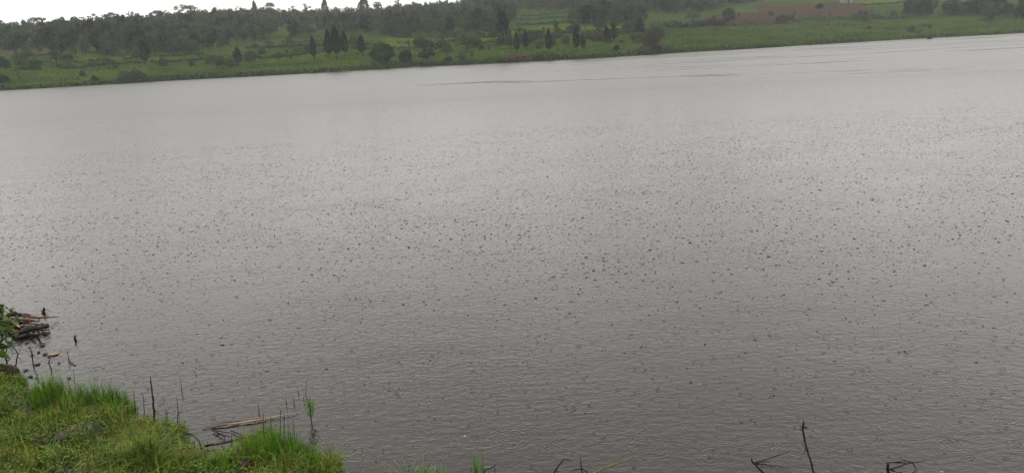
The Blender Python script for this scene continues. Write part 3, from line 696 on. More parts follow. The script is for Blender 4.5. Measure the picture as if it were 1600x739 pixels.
rock('earth_clod', 384, 735, (.08, .14, .12), 'soil', 'red brown earth clod between the grass clumps', 'clod')
rock('earth_clod', 4, 584, (.24, .16, .14), 'soil', 'dark earth clod under the leafy shrub at the left edge', 'clod')
for i, (pa, pb) in enumerate((((0, 724), (22, 717)), ((148, 735), (146, 707)), ((132, 739), (144, 718)), ((100, 722), (116, 716)), ((118, 717), (135, 719)), ((150, 720), (160, 728)), ((222, 722), (238, 703)), ((247, 722), (254, 706)), ((82, 666), (92, 656)), ((18, 640), (22, 627)), ((2, 652), (18, 652)), ((60, 715), (75, 709)), ((186, 700), (196, 710)), ((300, 722), (306, 712)), ((280, 736), (290, 726)))):
    A = hitb(*pa); B = hitb(*pb); mid = (A + B) / 2 + [rng.normal(0, .03), 0, .06]
    mb = MB(); q = np.array([A + [0, 0, .04], mid, B + [0, 0, .05]]) - A
    tt = np.linspace(0, 1, 7)[:, None]; cv = (1 - tt) ** 2 * q[0] + 2 * tt * (1 - tt) * q[1] + tt ** 2 * q[2]
    mb.tube(cv, [.006, .005, .002], 5)
    o = mb.build('dry_stalk', MT['straw'], smooth=True); o.location = A
    tag(o, 'bent dry straw coloured stalk lying in the green bank grass', 'stalk', 'dry stalks lying in the bank grass')

# ------------------------------------------------------------------ trees
def shell(n, c, r, lump=0.18, low=-1.0):
    d = rng.normal(size=(n * 2, 3)); d /= np.linalg.norm(d, axis=1, keepdims=True); d = d[d[:, 2] > low][:n]
    rad = rng.uniform(0.72, 1.05, len(d)) * (1 + lump * np.sin(d[:, 0] * 5 + d[:, 2] * 4) * np.cos(d[:, 1] * 5 + 1))
    return np.asarray(c) + d * rad[:, None] * np.asarray(r)
def limb(mb, a, b_, r0, r1):
    a = np.asarray(a, float); b_ = np.asarray(b_, float)
    mid = (a + b_) / 2 + rng.normal(0, .06, 3) * np.linalg.norm(b_ - a)
    mb.tube([a, mid, b_], [r0, (r0 + r1) / 2, r1], 5)
# every prototype is 10 m tall
def proto(kind):
    tr = MB(); cr_ = MB(); hasT = True
    if kind == 'cypress':
        tr.tube([(0, 0, -.3), (0.05, 0, 3), (0, 0, 9)], [.24, .16, .03], 6)
        for k in range(6): limb(tr, (0, 0, 2.6 + k), (rng.normal(0, .9), rng.normal(0, .9), 3.8 + k), .06, .02)
        n = 1100; z = rng.uniform(0, 1, n) ** 0.85; prof = np.interp(z, [0, .12, .35, .65, .88, 1], [.35, .95, 1.15, .85, .42, .06])
        a = rng.uniform(0, 6.28, n); lump = 1 + .22 * np.sin(a * 3 + z * 11) + .15 * np.sin(a * 5 - z * 17)
        r = prof * 1.55 * lump * np.sqrt(rng.uniform(.35, 1, n))
        cr_.leaves(np.stack([np.cos(a) * r, np.sin(a) * r, 2.1 + z * 8], -1), rng.uniform(.35, .75, n))
    elif kind == 'round':
        tr.tube([(0, 0, -.3), (0, 0, 2.5), (.2, 0, 6)], [.45, .34, .1], 6)
        for k in range(5): limb(tr, (0, 0, 2.3), (math.cos(k * 1.26) * 3, math.sin(k * 1.26) * 3, 5), .18, .05)
        P = [shell(900, (0, 0, 5.0), (5.3, 5.3, 4.9), .05, -.9)]
        for k in range(26):
            d = rng.normal(size=3); d /= np.linalg.norm(d); P.append(shell(70, np.array((0, 0, 5.0)) + d * np.array((4.6, 4.6, 4.0)) * .95, (1.2, 1.2, 1.0)))
        P = np.concatenate(P); P = P[P[:, 2] > .3]
        cr_.leaves(P, rng.uniform(.4, .8, len(P)))
    elif kind == 'bush':
        tr.tube([(0, 0, -.3), (.2, 0, 3)], [.3, .1], 5)
        P = []
        for k in range(11):
            a = k * 2.4; rr_ = 3.6 * math.sqrt(k / 11); P.append(shell(70, (math.cos(a) * rr_, math.sin(a) * rr_, rng.uniform(3.0, 6.6) * (1 - rr_ / 9)), (2.6, 2.6, 2.8)))
        P = np.concatenate(P); P = P[P[:, 2] > 0]; cr_.leaves(P, rng.uniform(.6, 1.3, len(P)))
    elif kind == 'broad':
        tr.tube([(0, 0, -.3), (.15, 0, 2.4), (.1, .1, 5.5)], [.30, .24, .1], 6)
        P = []
        for k in range(13):
            a = k * 2.4; rr_ = 3.6 * math.sqrt((k + .5) / 13); c = np.array((math.cos(a) * rr_, math.sin(a) * rr_, 8.4 - rr_ * .75 - rng.uniform(0, 2.4)))
            limb(tr, (.1, 0, rng.uniform(2.2, 4.5)), c, .10, .03); P.append(shell(62, c, (1.7, 1.7, 1.15)))
        P = np.concatenate(P); cr_.leaves(P, rng.uniform(.45, .95, len(P)))
    elif kind == 'tall':
        tr.tube([(0, 0, -.3), (.12, .05, 4), (-.05, 0, 9.4)], [.16, .11, .03], 6)
        P = []
        for k in range(13):
            z = 3.6 + 6.0 * (k / 12) ; a = k * 2.4; rr_ = rng.uniform(.3, 1.25) * np.interp(z, [3, 6, 9.6], [1.0, 1.15, .35])
            c = np.array((math.cos(a) * rr_, math.sin(a) * rr_, z)); limb(tr, (0, 0, z - .9), c, .05, .015); P.append(shell(40, c, (.85, .85, .8)))
        P = np.concatenate(P); cr_.leaves(P, rng.uniform(.35, .75, len(P)))
    elif kind == 'umbrella':
        tr.tube([(0, 0, -.3), (.3, 0, 4), (.6, 0, 7.6)], [.22, .15, .07], 6)
        P = []
        for k in range(12):
            a = k * 2.4; rr_ = 3.9 * math.sqrt((k + .5) / 12); c = np.array((.5 + math.cos(a) * rr_, math.sin(a) * rr_, 9.2 - rr_ * .22 + rng.normal(0, .25)))
            limb(tr, (.5, 0, rng.uniform(5, 7)), c, .09, .03); P.append(shell(34, c, (1.35, 1.35, .45)))
        P = np.concatenate(P); cr_.leaves(P, rng.uniform(.4, .8, len(P)))
    elif kind == 'feather':
        tr.tube([(0, 0, -.3), (.1, 0, 5), (0, 0, 9.7)], [.15, .1, .03], 6)
        P = []
        for k in range(9):
            z = 3.8 + k * .68; a = k * 2.0; rr_ = rng.uniform(.8, 1.7); c = np.array((math.cos(a) * rr_, math.sin(a) * rr_, z))
            limb(tr, (0, 0, z - .3), c, .05, .02); P.append(shell(26, c, (.8, .8, .35)))
        P = np.concatenate(P); cr_.leaves(P, rng.uniform(.35, .7, len(P)))
    elif kind == 'wood':      # canopy tree of the dense wood
        tr.tube([(0, 0, -.3), (.1, 0, 4), (0, 0, 8)], [.22, .17, .05], 5)
        P = []
        for k in range(14):
            a = k * 2.4; rr_ = 2.3 * math.sqrt((k + .5) / 14); c = np.array((math.cos(a) * rr_, math.sin(a) * rr_, rng.uniform(2.2, 9.0) - rr_ * .35))
            P.append(shell(34, c, (1.35, 1.35, 1.25)))
            if k % 3 == 0: limb(tr, (0, 0, 3.8), c, .08, .03)
        P = np.concatenate(P); cr_.leaves(P, rng.uniform(.55, 1.1, len(P)))
    return tr, cr_
CACHE = {}
def tree(name, kind, loc, height, mat, label, group=None, rz=None, wide=1.0, bark='bark', var=0, cat='tree'):
    key = (kind, mat, bark, var)
    o = empty(name, loc, rng.uniform(0, 6.28) if rz is None else rz)
    s = height / 10.0; o.scale = (s * wide, s * wide, s)
    if key not in CACHE:
        tr, cr_ = proto(kind)
        a = tr.build('trunk', MT[bark], o, smooth=True); c = cr_.build('crown', MT[mat], o)
        CACHE[key] = (a.data, c.data)
    else:
        for nm, me in zip(('trunk', 'crown'), CACHE[key]):
            ch = bpy.data.objects.new(nm, me); COL.objects.link(ch); ch.parent = o
    tag(o, label, cat, group)
    return o
def tree_px(name, kind, px, base, top, mat, label, **kw):
    p = hit(px, base); q = at_depth(px, top, p[1]); h_ = max(1.0, q[2] - p[2])
    return tree(name, kind, p - [0, 0, .15], h_, mat, label, **kw)
T = tree_px
# left part of the shore slope
T('shrub_tree', 'bush', 6, 107, 83, 'leaf_dark', 'dark bushy tree at the far left edge on the slope', wide=.8)
T('bush', 'bush', 6, 129, 112, 'leaf_dark', 'dark bush at the left edge near the far shoreline', cat='bush')
T('tall_tree', 'tall', 90, 103, 66, 'leaf_mid', 'loose tall grey green tree on the left slope', wide=1.6)
T('tall_tree', 'broad', 107, 102, 76, 'leaf_mid', 'rounded grey green tree just right of the loose tall one', wide=.8)
T('bush', 'bush', 149, 127, 115, 'leaf_dark', 'dark round bush alone near the far shore at left', cat='bush')
T('small_tree', 'broad', 172, 107, 86, 'leaf_light', 'pale loose tree on the left terraces')
T('shrub_tree', 'bush', 196, 126, 106, 'leaf_mid', 'broad spreading scrub near the far shore, left end', wide=1.1, cat='bush')
T('shrub_tree', 'bush', 215, 126, 104, 'leaf_mid', 'broad spreading scrub near the far shore, right end', wide=1.1, cat='bush', var=1)
T('dark_tree', 'cypress', 228, 103, 62, 'leaf_dark', 'dark upright tree rising from the left terraces to the wood')
T('small_tree', 'broad', 346, 110, 86, 'leaf_mid', 'small round tree, left one of a trio on the slope', wide=.8)
T('small_tree', 'broad', 361, 113, 87, 'leaf_light', 'lighter small tree, front one of a trio on the slope', wide=.9)
T('conical_tree', 'cypress', 373, 103, 74, 'leaf_dark', 'dark conical tree behind the trio of small trees', wide=1.3)
T('bush', 'bush', 401, 92, 83, 'leaf_mid', 'small bush on a terrace right of the trio', cat='bush')
T('small_tree', 'broad', 422, 77, 57, 'leaf_mid', 'rounded tree at the edge of the stubble field', wide=.9)
T('small_tree', 'umbrella', 437, 105, 84, 'leaf_mid', 'small flat topped tree alone on the green slope')
T('small_tree', 'broad', 465, 86, 70, 'leaf_mid', 'low round tree between the flat topped tree and the narrow conical one')
T('conical_tree', 'cypress', 491, 95, 57, 'leaf_dark', 'narrow dark conical tree left of the dark grove', wide=.8)
for a, (px, b_, tp, w) in enumerate(((515, 92, 47, .85), (527, 93, 42, .9), (540, 88, 49, .9))):
    T('conical_tree', 'cypress', px, b_, tp, 'leaf_dark', 'dark conifer in the grove of three, ' + ('left one', 'middle and tallest', 'right one')[a], wide=w)
T('conical_tree', 'cypress', 566, 88, 55, 'leaf_dark', 'dark conifer directly left of the big round tree', wide=1.2)
T('round_tree', 'round', 598, 99, 65, 'leaf_deep', 'big dense round dark green tree near the far shore', wide=1.05)
T('round_tree', 'round', 634, 100, 77, 'leaf_dark', 'smaller dark round tree right of the big round tree', wide=.9, var=1)
T('broad_tree', 'broad', 665, 92, 46, 'leaf_mid', 'wide loose tree behind the smaller round tree', wide=1.0)
T('broad_tree', 'broad', 668, 100, 72, 'leaf_mid', 'low wide tree in front of the wide loose tree', wide=1.2, var=1)
T('broad_tree', 'broad', 700, 92, 66, 'leaf_light', 'pale small tree on the slope below the bright field', wide=.9)
T('broad_tree', 'broad', 728, 82, 42, 'leaf_light', 'pale green loose tree between two bright fields', wide=.85)
T('broad_tree', 'broad', 750, 74, 40, 'leaf_light', 'pale round tree left of the second bright field', wide=.8, var=1)
T('bush', 'bush', 752, 78, 70, 'leaf_dark', 'small dark bush under the pale round tree', cat='bush')
T('tall_tree', 'tall', 787, 66, 18, 'leaf_dark', 'tall dark tree at right end of the second bright field', wide=1.5)
T('conical_tree', 'cypress', 796, 77, 46, 'leaf_mid', 'greyish conifer at the left end of the lone conifer row', wide=1.0)
T('conical_tree', 'cypress', 808, 84, 50, 'leaf_dark', 'dark conifer with trunk above the reddish bank, left of two', wide=.8)
T('conical_tree', 'cypress', 822, 79, 49, 'leaf_dark', 'dark conifer with trunk above the reddish bank, right of two', wide=.9)
T('thin_tree', 'broad', 844, 84, 57, 'leaf_mid', 'thin open crowned tree between two conifers', wide=.6)
T('conical_tree', 'cypress', 858, 84, 46, 'leaf_dark', 'plump dark conifer right of the thin open tree', wide=.95)
T('conical_tree', 'cypress', 901, 81, 42, 'leaf_dark', 'tall dark conifer, left of the touching pair', wide=.85)
T('conical_tree', 'cypress', 911, 80, 53, 'leaf_dark', 'shorter dark conifer, right of the touching pair', wide=1.0)
T('conical_tree', 'cypress', 948, 70, 41, 'leaf_dark', 'slim dark conifer, left of the two by the low bush', wide=.85)
T('conical_tree', 'cypress', 959, 66, 38, 'leaf_dark', 'slim dark conifer, right of the two by the low bush', wide=1.05)
T('bush', 'bush', 963, 80, 66, 'leaf_dark', 'dark low bush under the two slim conifers', cat='bush', wide=.7)
T('dark_tree', 'wood', 1000, 58, 28, 'leaf_dark', 'dark tree left of the brownish round tree')
T('brown_tree', 'bush', 1018, 74, 30, 'leaf_brown', 'brownish grey round tree by the far shore', wide=.6)
T('bush', 'bush', 1004, 83, 70, 'leaf_mid', 'dark shoreline bush left of the brownish tree', cat='bush', wide=1.2)
T('bush', 'bush', 1026, 82, 65, 'leaf_dark', 'dark shoreline bush below the brownish tree', cat='bush', wide=1.0)
T('bush', 'bush', 1042, 81, 68, 'leaf_mid', 'shoreline bush right of the brownish tree', cat='bush')
T('round_tree', 'round', 1139, 34, 12, 'leaf_deep', 'round dark tree standing on the brown field', wide=.95, var=2)
T('broad_tree', 'broad', 1082, 36, 14, 'leaf_light', 'pale flat crowned tree left of the brown field', wide=1.3)
T('bush', 'bush', 1280, 15, 2, 'leaf_dark', 'dark bush on the upper brown field', cat='bush')
T('bush', 'bush', 1205, 26, 15, 'leaf_mid', 'bush at the boundary between the two brown fields', cat='bush')
T('bush', 'bush', 1223, 36, 19, 'leaf_brown', 'brownish bush at the corner of the lower brown field', cat='bush', wide=1.3)
T('small_tree', 'broad', 1350, 34, 10, 'leaf_brown', 'brown tinged tree by the ragged hedge at right', wide=1.1)
T('bush', 'bush', 1424, 50, 38, 'leaf_mid', 'ragged bush low on the right meadow', cat='bush', wide=1.0)
T('bush', 'bush', 1453, 45, 38, 'leaf_dark', 'tiny dark bush on the right meadow', cat='bush', wide=.7)
T('bush', 'bush', 1436, 52, 45, 'leaf_brown', 'low brown bush just right of the ragged one', cat='bush', wide=1.1)
T('bush', 'bush', 1358, 46, 39, 'leaf_dark', 'small bush on the meadow under the ragged hedge', cat='bush')
T('bush', 'bush', 1452, 62, 54, 'leaf_brown', 'dull bush at the shoreline on the right', cat='bush', wide=1.1)
for (px_, b_, h_) in ((610, 88, 16), (688, 82, 22), (712, 74, 22), (738, 92, 12), (765, 82, 12), (770, 66, 22), (700, 98, 14), (722, 96, 18), (812, 66, 20), (838, 62, 20), (872, 60, 24), (885, 70, 18), (925, 62, 22), (935, 50, 18), (980, 52, 20), (990, 44, 16), (130, 120, 14), (182, 112, 16), (300, 104, 14), (330, 98, 18), (410, 86, 14), (455, 97, 12), (480, 80, 12), (60, 104, 14), (40, 98, 14), (255, 104, 18), (640, 84, 22), (655, 80, 26)):
    T('small_tree', random.choice(['broad', 'tall', 'broad', 'bush']), px_, b_, b_ - h_, random.choice(['leaf_mid', 'leaf_light', 'leaf_mid']), 'small loose grey green tree scattered over the terraced far slope', group='small trees scattered over the far slope', var=random.choice([0, 1]), wide=random.uniform(.7, 1.1))
_r = random.Random(5)
for i in range(120):
    if i < 62: px_ = _r.uniform(652, 1045); b_ = np.interp(px_, [600, 1045], [96, 74]) - _r.random() ** .8 * np.interp(px_, [600, 1045], [34, 32]) - 4
    elif i < 95: px_ = _r.uniform(0, 600); b_ = np.interp(px_, [0, 600], [118, 96]) - _r.random() ** .6 * 34
    else: px_ = _r.uniform(1050, 1420); b_ = np.interp(px_, [1050, 1420], [46, 32]) - _r.random() * 14
    h_ = _r.uniform(7, 24) if i < 95 else _r.uniform(5, 12)
    T('slope_tree', _r.choice(['broad', 'wood', 'tall', 'bush', 'bush']), px_, b_, b_ - h_, _r.choice(['leaf_mid', 'leaf_light', 'leaf_mid', 'leaf_light', 'leaf_brown']), 'loose crowned tree or tall shrub standing between the terraced fields', group='loose trees between the terraced fields', var=_r.choice([0, 1, 4]), wide=_r.uniform(.8, 1.3))
# skyline trees standing on the ridge (depth from the ridge line)
def ridge(name, kind, px, top, mat, label, D=610, **kw):
    q = at_depth(px, top, D); g = float(H(q[0], D)); tree(name, kind, (q[0], D, g - .2), max(6, q[2] - g), mat, label, **kw)
ridge('ridge_tree', 'umbrella', 55, 26, 'leaf_mid', 'spreading skyline tree near the left end of the ridge', wide=1.0)
ridge('ridge_tree', 'feather', 123, 26, 'leaf_mid', 'small thin skyline tree at left', wide=1.0)
ridge('ridge_tree', 'feather', 143, 20, 'leaf_mid', 'bare topped skyline tree left of the lollipop one', wide=1.3)
ridge('ridge_tree', 'umbrella', 172, 18, 'leaf_mid', 'lollipop shaped skyline tree on a bare stem', wide=.45)
ridge('ridge_tree', 'wood', 203, 18, 'leaf_mid', 'domed skyline tree left of the tilted flat topped one', wide=1.3)
ridge('ridge_tree', 'umbrella', 245, 15, 'leaf_mid', 'flat topped skyline tree above the white roof', wide=.8)
ridge('ridge_tree', 'feather', 262, 15, 'leaf_mid', 'small thin skyline tree left of the tall feathery one', wide=.8)
ridge('ridge_tree', 'feather', 277, 6, 'leaf_mid', 'tall feathery skyline tree, tallest of its cluster', wide=1.2)
ridge('ridge_tree', 'umbrella', 294, 7, 'leaf_mid', 'sparse umbrella skyline tree beside the feathery one', wide=.75)
ridge('ridge_tree', 'wood', 308, 13, 'leaf_dark', 'dense domed skyline tree right of the umbrella tree', wide=1.1)
ridge('ridge_tree', 'wood', 355, 12, 'leaf_dark', 'broad domed skyline tree with a stalk beside it', wide=1.8)
ridge('ridge_tree', 'feather', 369, 9, 'leaf_mid', 'thin stalk like skyline tree behind the broad dome', wide=.5)
ridge('ridge_tree', 'cypress', 396, 2, 'leaf_dark', 'dark pointed skyline tree left of the sparse crown', wide=.8)
ridge('ridge_tree', 'wood', 412, 9, 'leaf_dark', 'dense skyline tree under the sparse crown', wide=1.5)
ridge('ridge_tree', 'umbrella', 420, 3, 'leaf_mid', 'sparse crowned skyline tree right of the dark pointed one', wide=.5)
ridge('ridge_tree', 'feather', 455, 8, 'leaf_mid', 'small skyline tree in the dip right of the domes', wide=1.0)
ridge('ridge_tree', 'feather', 478, 5, 'leaf_mid', 'feathery skyline tree left of the tall dark pair', wide=1.2)
ridge('ridge_tree', 'cypress', 506, -2, 'leaf_dark', 'tall dark skyline tree, left of the tall two', wide=.9)
ridge('ridge_tree', 'cypress', 567, -4, 'leaf_dark', 'tallest broad dark skyline tree near the tin roof', wide=1.6)
ridge('ridge_tree', 'wood', 590, 1, 'leaf_dark', 'skyline tree just right of the tallest dark one')
ridge('ridge_tree', 'wood', 620, -1, 'leaf_mid', 'round skyline tree where the ridge leaves the picture')

# ---- hedges, terrace banks and shoreline scrub
def hedge(px_line, height, mat, label, cat='hedge', width=.8, name='hedge', size=.4, dens=9, group=None):
    P = np.array([hit(a, b_)[:2] for a, b_ in px_line]); seg = np.linalg.norm(np.diff(P, axis=0), axis=1); L = seg.sum()
    n = int(L * dens * max(1, height * width)); u = rng.uniform(0, L, n); cum = np.concatenate([[0], np.cumsum(seg)])
    x = np.interp(u, cum, P[:, 0]); y = np.interp(u, cum, P[:, 1]); 
    lump = 0.65 + .35 * np.sin(u * 1.3 + np.sin(u * .37) * 2) 
    x = x + rng.normal(0, width * .35, n); y = y + rng.normal(0, width * .35, n)
    z = H(x, y) + rng.random(n) ** .7 * height * lump
    b0 = np.array([x.mean(), y.mean(), float(H(x.mean(), y.mean()))])
    mb = MB(); mb.leaves(np.stack([x, y, z], -1) - b0, rng.uniform(.6, 1.3, n) * size)
    o = mb.build(name, MT[mat]); o.location = b0; tag(o, label, cat, group)
terr = [([(138, 97), (166, 95)], 'short terrace hedge above the long one at far left'), ([(90, 108), (150, 104), (226, 99)], 'long terrace hedge crossing the left slope'),
        ([(190, 94), (226, 91)], 'short terrace hedge left of the dark upright tree'), ([(236, 99), (290, 97), (338, 92)], 'terrace hedge between the dark upright tree and the trio'),
        ([(30, 111), (60, 109)], 'short hedge on the slope near the left edge'), ([(384, 93), (450, 89), (484, 85), (510, 83)], 'long lower terrace hedge below the stubble field'),
        ([(384, 77), (440, 75), (512, 72)], 'upper terrace hedge along the stubble field'), ([(620, 69), (642, 70)], 'upper short hedge right of the big round tree'),
        ([(545, 70), (580, 71)], 'upper terrace hedge left of the big round tree'), ([(548, 77), (578, 78)], 'lower terrace hedge left of the big round tree'),
        ([(615, 77), (660, 76)], 'lower short hedge right of the big round tree'), ([(678, 62), (706, 60)], 'upper hedge across the first bright field'), ([(680, 67), (712, 66)], 'lower hedge across the first bright field'),
        ([(718, 71), (750, 69), (790, 65)], 'long lower hedge of the second bright field'), ([(742, 61), (790, 58)], 'upper hedge across the second bright field'),
        ([(828, 52), (852, 52)], 'short upper hedge behind the conifers'), ([(825, 60), (872, 58)], 'short lower hedge behind the conifers'),
        ([(866, 54), (900, 53)], 'hedge left of the touching conifer pair'), ([(920, 56), (960, 54), (995, 51)], 'lower hedge behind the two slim conifers'), ([(925, 50), (990, 46)], 'upper hedge behind the two slim conifers'),
        ([(812, 34), (850, 31), (890, 29)], 'hedge crossing the middle of the pale green clearing'), ([(815, 27), (850, 25), (888, 23)], 'topmost hedge in the pale green clearing'), ([(808, 41), (860, 38), (900, 36)], 'lowest hedge in the pale green clearing'), ([(20, 92), (84, 88)], 'hedge at the far left between stubble and meadow'), ([(250, 90), (320, 86)], 'topmost terrace hedge under the wood left of the trio'), ([(440, 68), (520, 65)], 'hedge through the middle of the stubble field'), ([(1340, 9), (1400, 6), (1482, 1)], 'dark line of hedge under the top right bright field')]
for line, lab in terr: hedge(line, 1.25, 'leaf_dark', lab, width=.8, size=.45, dens=24)
hedge([(1040, 45), (1080, 44), (1132, 41)], 3.4, 'leaf_dark', 'thick ragged hedge below the pale green clearing, right of centre', width=2.5, size=.8, dens=3)
hedge([(1135, 42), (1180, 40), (1245, 36)], 1.8, 'leaf_brown', 'brownish scrub hedge along the lower brown field', width=2, size=.6, dens=4)
hedge([(1240, 34), (1290, 32), (1340, 30)], 2.0, 'leaf_mid', 'ragged hedge below the upper brown field', width=2, size=.6, dens=4)
hedge([(1330, 31), (1370, 31), (1420, 30)], 3.6, 'leaf_mid', 'tall ragged hedge left of the dark clipped trees', width=3, size=.8, dens=3)
hedge([(1310, 59), (1350, 57)], .9, 'leaf_dark', 'low dark scrub patch near the right shoreline', width=2, dens=6)
hedge([(1225, 50), (1250, 48)], .6, 'leaf_dark', 'tiny dark scrub patch on the right centre meadow', width=1.5, dens=6)
# reeds along the whole far waterline
def shore_scrub():
    n = 26000; x = rng.uniform(-330, 330, n); ph = vnoise(x, x * 0, 7, 3) * .5 + .5
    w = np.interp(x, [-200, 60, 110, 250], [1, 1, .55, .3])
    k = rng.random(n) < (.25 + .75 * ph) * w; x = x[k]; ph = ph[k]; n = len(x)
    y = shore_y(x) + np.abs(rng.normal(0, 1.6, n)) + .1; z = np.maximum(H(x, y), 0) + rng.random(n) * (.5 + 1.5 * ph)
    mb = MB(); mb.leaves(np.stack([x, y, z], -1), rng.uniform(.35, .8, n)); o = mb.build('shoreline_scrub', MT['leaf_mid'])
    tag(o, 'dark green scrub and reeds along the far waterline', 'scrub', kind='stuff')
    # tussocks on the meadow
    n = 60000; x = rng.uniform(-330, 400, n); s = rng.uniform(2, 110, n); y = shore_y(x) + s
    k = (vnoise(x, y * 2.2, 9, 5) + vnoise(x, y * 2, 3, 1) > .25); x, y = x[k], y[k]
    mb = MB(); mb.leaves(np.stack([x, y, H(x, y) + rng.random(len(x)) * .45], -1), rng.uniform(.3, .75, len(x))); o = mb.build('meadow_tussocks', MT['leaf_mid'])
    tag(o, 'rough tussocks scattered over the green far slope', 'ground cover', kind='stuff')
shore_scrub()
# reddish bare bank at the far shore
def bare_bank():
    c = hit(808, 93); mb = MB()
    u, v = np.meshgrid(np.linspace(0, 1, 30), np.linspace(0, 1, 8))
    a = hit(786, 95); b_ = hit(834, 92); x = a[0] + (b_[0] - a[0]) * u; y0 = shore_y(x) + .6; y = y0 + v * 14
    z = H(x, y) + .12 + .9 * np.sin(u * math.pi) ** .6 * np.sin(np.clip(v, 0, 1) * math.pi) * (1 + .2 * np.sin(u * 31))
    V = np.stack([x, y, z], -1).reshape(-1, 3); i = np.arange(240).reshape(8, 30)
    q = np.stack([i[:-1, :-1], i[:-1, 1:], i[1:, 1:], i[1:, :-1]], -1).reshape(-1, 4)
    o = mesh_np('bare_bank', V, [q], MT['field_brown'], smooth=True); tag(o, kind='structure')
bare_bank()
# ---- houses
def house(px, base, w, hgt, label, wallm='wall', pitch=.35, depth=5, D=None, rz=0.15):
    p = hit(px, base) if D is None else at_depth(px, base, D)
    o = empty('farmhouse', p - [0, 0, .3], rz)
    mb = MB(); mb.box((0, 0, hgt / 2), (w, depth, hgt)); mb.build('wall', MT[wallm], o)
    rf = MB(); e = .4; hw, hd = w / 2 + e, depth / 2 + e; rp = depth * pitch
    V = [(-hw, -hd, hgt - .1), (hw, -hd, hgt - .1), (hw, 0, hgt + rp), (-hw, 0, hgt + rp), (-hw, hd, hgt - .1), (hw, hd, hgt - .1)]
    V2 = [(a, b_, c + .12) for a, b_, c in V]
    rf.add(V + V2, [(0, 3, 2, 1), (3, 4, 5, 2), (6, 7, 8, 9), (9, 8, 11, 10), (0, 1, 7, 6), (4, 10, 11, 5), (0, 6, 9, 3), (3, 9, 10, 4), (1, 2, 8, 7), (2, 5, 11, 8)])
    rf.build('roof', MT['roof'], o)
    for sx in (-.3, .3):
        wb = MB(); wb.box((sx * w, -depth / 2 - .03, hgt * .58), (w * .16, .1, hgt * .34)); wn_ = wb.build('window', MT['shutter'], o)
    db = MB(); db.box((0, -depth / 2 - .03, hgt * .36), (w * .14, .1, hgt * .70)); db.build('door', MT['twig'], o)
    tag(o, label, 'house')
house(241, 38, 5.5, 2.6, 'small house with bright white tin roof below the left ridge', D=585)
house(544, 22, 8, 2.6, 'small house with pale tin roof among trees below the ridge, right of the left one', D=590)
house(1322, 6, 6.5, 4.5, 'pale house with tall narrow windows cut by the top edge at right')

# ---- the dense wood
FL = [(-900, 60), (-100, 72), (0, 80), (60, 76), (100, 84), (120, 90), (270, 86), (330, 80), (370, 70), (440, 60), (530, 58), (620, 60), (700, 55), (780, 52), (800, 43), (812, 24), (885, 20), (895, 42), (1000, 38), (1035, 30), (1080, 22), (1130, 13), (1190, 6), (1200, -2), (1330, -12), (1480, -16), (1530, -2), (1700, 0), (2500, 0)]
def wood_points():
    pts = []; sp = 6.2
    gx = np.arange(-520, 620, sp); gy = np.arange(300, 800, sp)
    Xg, Yg_ = np.meshgrid(gx, gy); x = (Xg + rng.uniform(-.48, .48, Xg.shape) * sp).ravel(); y = (Yg_ + rng.uniform(-.48, .48, Xg.shape) * sp).ravel()
    s = y - shore_y(x); z = H(x, y); px, py = project(x, y, z)
    lim = np.interp(px, [a for a, _ in FL], [b_ for _, b_ in FL]) + 2.0 * np.sin(px * .11)
    k = (py < lim) & (s > 25) & (s < 470)
    clear = vnoise(x, y, 26, 11) + .6 * vnoise(x, y, 11, 4)
    k &= ~((s > 110) & (clear > .38))
    x, y, z = x[k], y[k], z[k]
    # dark blocks of trees at right edge
    ex = []
    for (x0, x1, yb, n_) in ((1418, 1458, 26, 18), (1474, 1570, 26, 46)):
        for i in range(n_):
            px_ = rng.uniform(x0, x1); p = hit(px_, yb - rng.uniform(0, 3) - (px_ - 1418) * .01); ex.append(p)
    for i in range(60):
        px_ = rng.uniform(1542, 1690); p = hit(px_, 37 - (px_ - 1542) * .03 - rng.uniform(0, 26)); ex.append(p)
    ex = np.array(ex)
    return np.stack([x, y, z], -1), ex
wp, ex = wood_points()
KINDS = [('wood', 'leaf_dark', 0), ('wood', 'leaf_mid', 1), ('wood', 'leaf_mid', 2), ('tall', 'leaf_mid', 5), ('tall', 'leaf_dark', 6), ('wood', 'leaf_light', 3), ('broad', 'leaf_mid', 7)]
def size_for(p):
    return float(np.clip(rng.normal(9.6, 1.7), 6, 13) * (0.8 + 0.28 * vnoise(p[0], p[1], 45, 8)))
for p in ex:
    k = KINDS[int(rng.choice([0, 0, 1, 4]))]
    tree('wood_tree', k[0], p - [0, 0, .2], rng.uniform(6, 9.5), k[1], 'dark tree in the solid blocks of wood behind the right hand meadow', group='trees of the dark blocks at right', var=k[2], wide=1.15)
px, py = project(wp[:, 0], wp[:, 1], wp[:, 2])
inview = (px > -20) & (px < 1620) & (py > -40)
key = np.where(inview, wp[:, 1], 1e6)
order = np.argsort(key); near = order[:180]; rest = order[180:]
for i in near:
    p = wp[i]; k = KINDS[int(rng.choice(7, p=[.24, .25, .12, .13, .10, .08, .08]))]
    tree('wood_tree', k[0], p - [0, 0, .2], size_for(p), k[1], 'tree at the lower edge of the dense dark wood above the meadow', group='trees at the edge of the dense wood', var=k[2], bark='bark_pale' if k[0] == 'tall' else 'bark')
